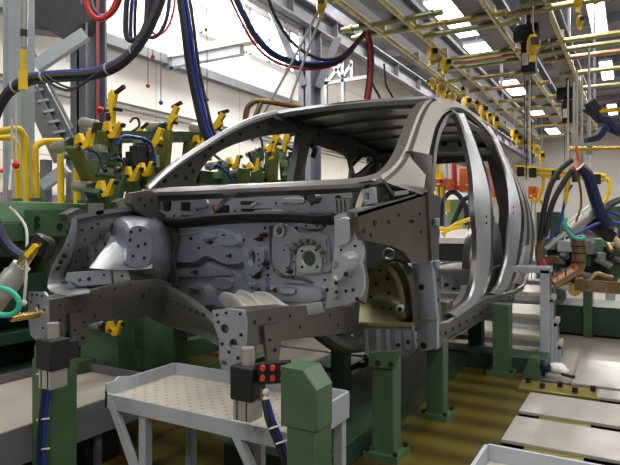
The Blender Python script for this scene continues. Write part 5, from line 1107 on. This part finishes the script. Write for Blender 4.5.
m = MB().strip([pf(300, 133, .05), pf(296, 158, .05), pf(291, 184, .05)], [pf(311, 138, .05), pf(308, 160, .05), pf(303, 184, .05)], (1, 0, 0), [(0, -.05), (.1, 0), (.3, .012), (.7, .012), (.9, 0), (1, -.05)], 'steel_dark', 12); m.build('b_pillar', car)
m = MB().tube([pf(312, 145, .06), pf(315, 150, .06), pf(313, 157, .06)], .025, 'steel_dark', 8, 4).build('belt_bracket', car)
# stiffened C area
m = MB().strip([pf(352, 157, .04), pf(354, 170, .04), pf(354, 182, .04)], [pf(372, 155, .04), pf(374, 170, .04), pf(374, 182, .04)], (1, 0, 0), [(0, -.03), (0, 0), (.12, .02), (.15, 0), (1, 0), (1, -.03)], 'steel_dark', 10)
m = MB().tube([pf(u, v, .05) for u, v in ((352, 178), (361, 172), (371, 163))], .02, 'steel_dark', 8).tube([pf(u, v, .05) for u, v in ((353, 165), (361, 157), (371, 157), (372, 166))], .016, 'steel_dark', 8); m.build('c_pillar_brace', car)
# ---- roof
def rf(s, t):     # s across (0 far, 1 near), t along (0 front, 1 rear)
    x = -2.50+s*(1.29); y = 3.86-.10*math.sin(math.pi*s)*(1-t)+t*2.15
    z = 2.075+.02*math.sin(math.pi*s)-.03*t-.16*max(0, t-.72)/.28*max(0, t-.72)/.28
    return Vector((x, y, z))
o = MB().grid([[rf(s/16, t/12) for s in range(17)] for t in range(13)], 'steel_dark', .012, (0, 0, -1)).build('roof_panel', car, 0, 60); o['label'] = 'roof skin'
hp = [(272, 112.3), (300, 107.5), (330, 103.5), (360, 100.5), (390, 98.2), (415, 96.8), (436, 96)]
m = MB().strip([py(u, v-.3, 3.80) for u, v in hp], [py(u, v+2.4, 3.75) for u, v in hp], (0, -1, .6), [(0, -.05), (0, 0), (.4, .008), (1, 0), (1, -.05)], 'steel_bright', 30); o = m.build('roof_header', car); o['label'] = 'bright front edge of the roof'
for k, (t, w) in enumerate(((.10, .16), (.30, .09), (.50, .09), (.70, .09), (.93, .22))):
    rows = []
    for s in range(3, 62):
        a = rf(s/64, t); d = .018 if k else .03
        rows.append([a+Vector((0, -w/2, -.014)), a+Vector((0, -w*.38, -.014-d)), a+Vector((0, w*.38, -.014-d)), a+Vector((0, w/2, -.014))])
    o = MB().grid(rows, 'steel_dark', .006, (0, 0, 1)).build('roof_bow' if k < 4 else 'rear_header', car)
m = MB().strip([pf(276, 112, .03)+Vector((0, 0, .0)), pf(330, 129, .03), pf(380, 148, .03)], [pf(276, 119, .1), pf(330, 136, .1), pf(380, 154, .1)], (1, 0, -1), [(0, -.02), (0, 0), (.5, .02), (1, 0), (1, -.02)], 'steel_dark', 20); m.build('roof_rail', car)
# rear: D pillars, back panel, header
m = MB().plate([(-2.5, 1.98), (-1.2, 1.98), (-1.08, 1.3), (-1.1, .55), (-2.48, .55), (-2.52, 1.3)], [[(-2.34, 1.84), (-1.32, 1.84), (-1.2, 1.3), (-1.24, .98), (-2.34, .98), (-2.4, 1.3)]], .06, PY_(6.0), 'steel_dark')
for i in range(9): m.disc((-2.2+i*.11, 5.999, 1.91), (0, -1, 0), .016, 'hole', .004)
m.build('tailgate_frame', car)
m = MB().strip([py(u, v, 5.7) for u, v in ((430, 136), (450, 137), (472, 138))], [py(u, v, 5.72) for u, v in ((430, 151), (450, 152), (476, 152))], (0, -1, 0), [(0, -.03), (0, 0), (.5, .02), (1, 0), (1, -.03)], 'steel', 12)
for u in (436, 444, 461, 468): m.disc(py(u, 144, 5.67), (0, -1, 0), .025 if u in (444, 461) else .012, 'hole', .02)
m.build('header_reinforcement', car)
# floor
m = MB().box((-2.5, 3.25, .55), (-1.1, 6.0, .57), 'steel_dark').box((-1.95, 3.0, .555), (-1.65, 5.2, .74), 'steel').box((-2.5, 4.9, .57), (-1.1, 6.0, .80), 'steel'); m.build('floor_pan', car, .01)
m = MB()
for y in (3.75, 4.25): m.box((-2.5, y, .57), (-1.08, y+.12, .68), 'steel')
m.build('seat_crossmember', car, .01)
A_ = [py(445, 291, 4.5), py(455, 283, 4.5), py(470, 288, 4.5)]
m = MB().lathe((-1.12, 5.35, .8), (-1, 0, 0), [(0, .02), (.0, .42), (.12, .42), (.2, .36), (.24, .2), (.25, .01)], 'steel', 24); m.build('rear_wheelhouse', car)
m = MB().lathe((-2.46, 5.35, .8), (1, 0, 0), [(0, .02), (.0, .42), (.12, .42), (.2, .36), (.24, .2), (.25, .01)], 'steel', 24); m.build('rear_wheelhouse', car)
# interior cross brackets glimpsed through the door opening
m = MB().grid([[px(u, v, -1.35) for u, v in ((442, 275), (452, 277), (462, 281), (474, 284))], [px(u, v, -1.3) for u, v in ((442, 300), (452, 303), (462, 305), (472, 300))], [px(u, v, -1.15) for u, v in ((443, 314), (450, 313), (458, 309), (468, 302))]], 'steel_blue', .012, (-1, 0, 0))
for u, v in ((446, 285), (453, 289), (461, 293), (448, 296), (456, 299), (466, 292)): m.disc(px(u, v, -1.32), (1, 0, .3), .014, 'hole', .02)
m.build('seat_mount', car, 0, 50)
m = MB().strip([px(441, 263, -1.6), px(475, 259, -1.6)], [px(441, 268, -1.6), px(476, 264, -1.6)], (1, 0, .4), R(.03), 'steel_bright', 4).box((-1.66, 4.0, .95), (-1.62, 4.06, 1.0), 'steel'); m.build('interior_brace', car)
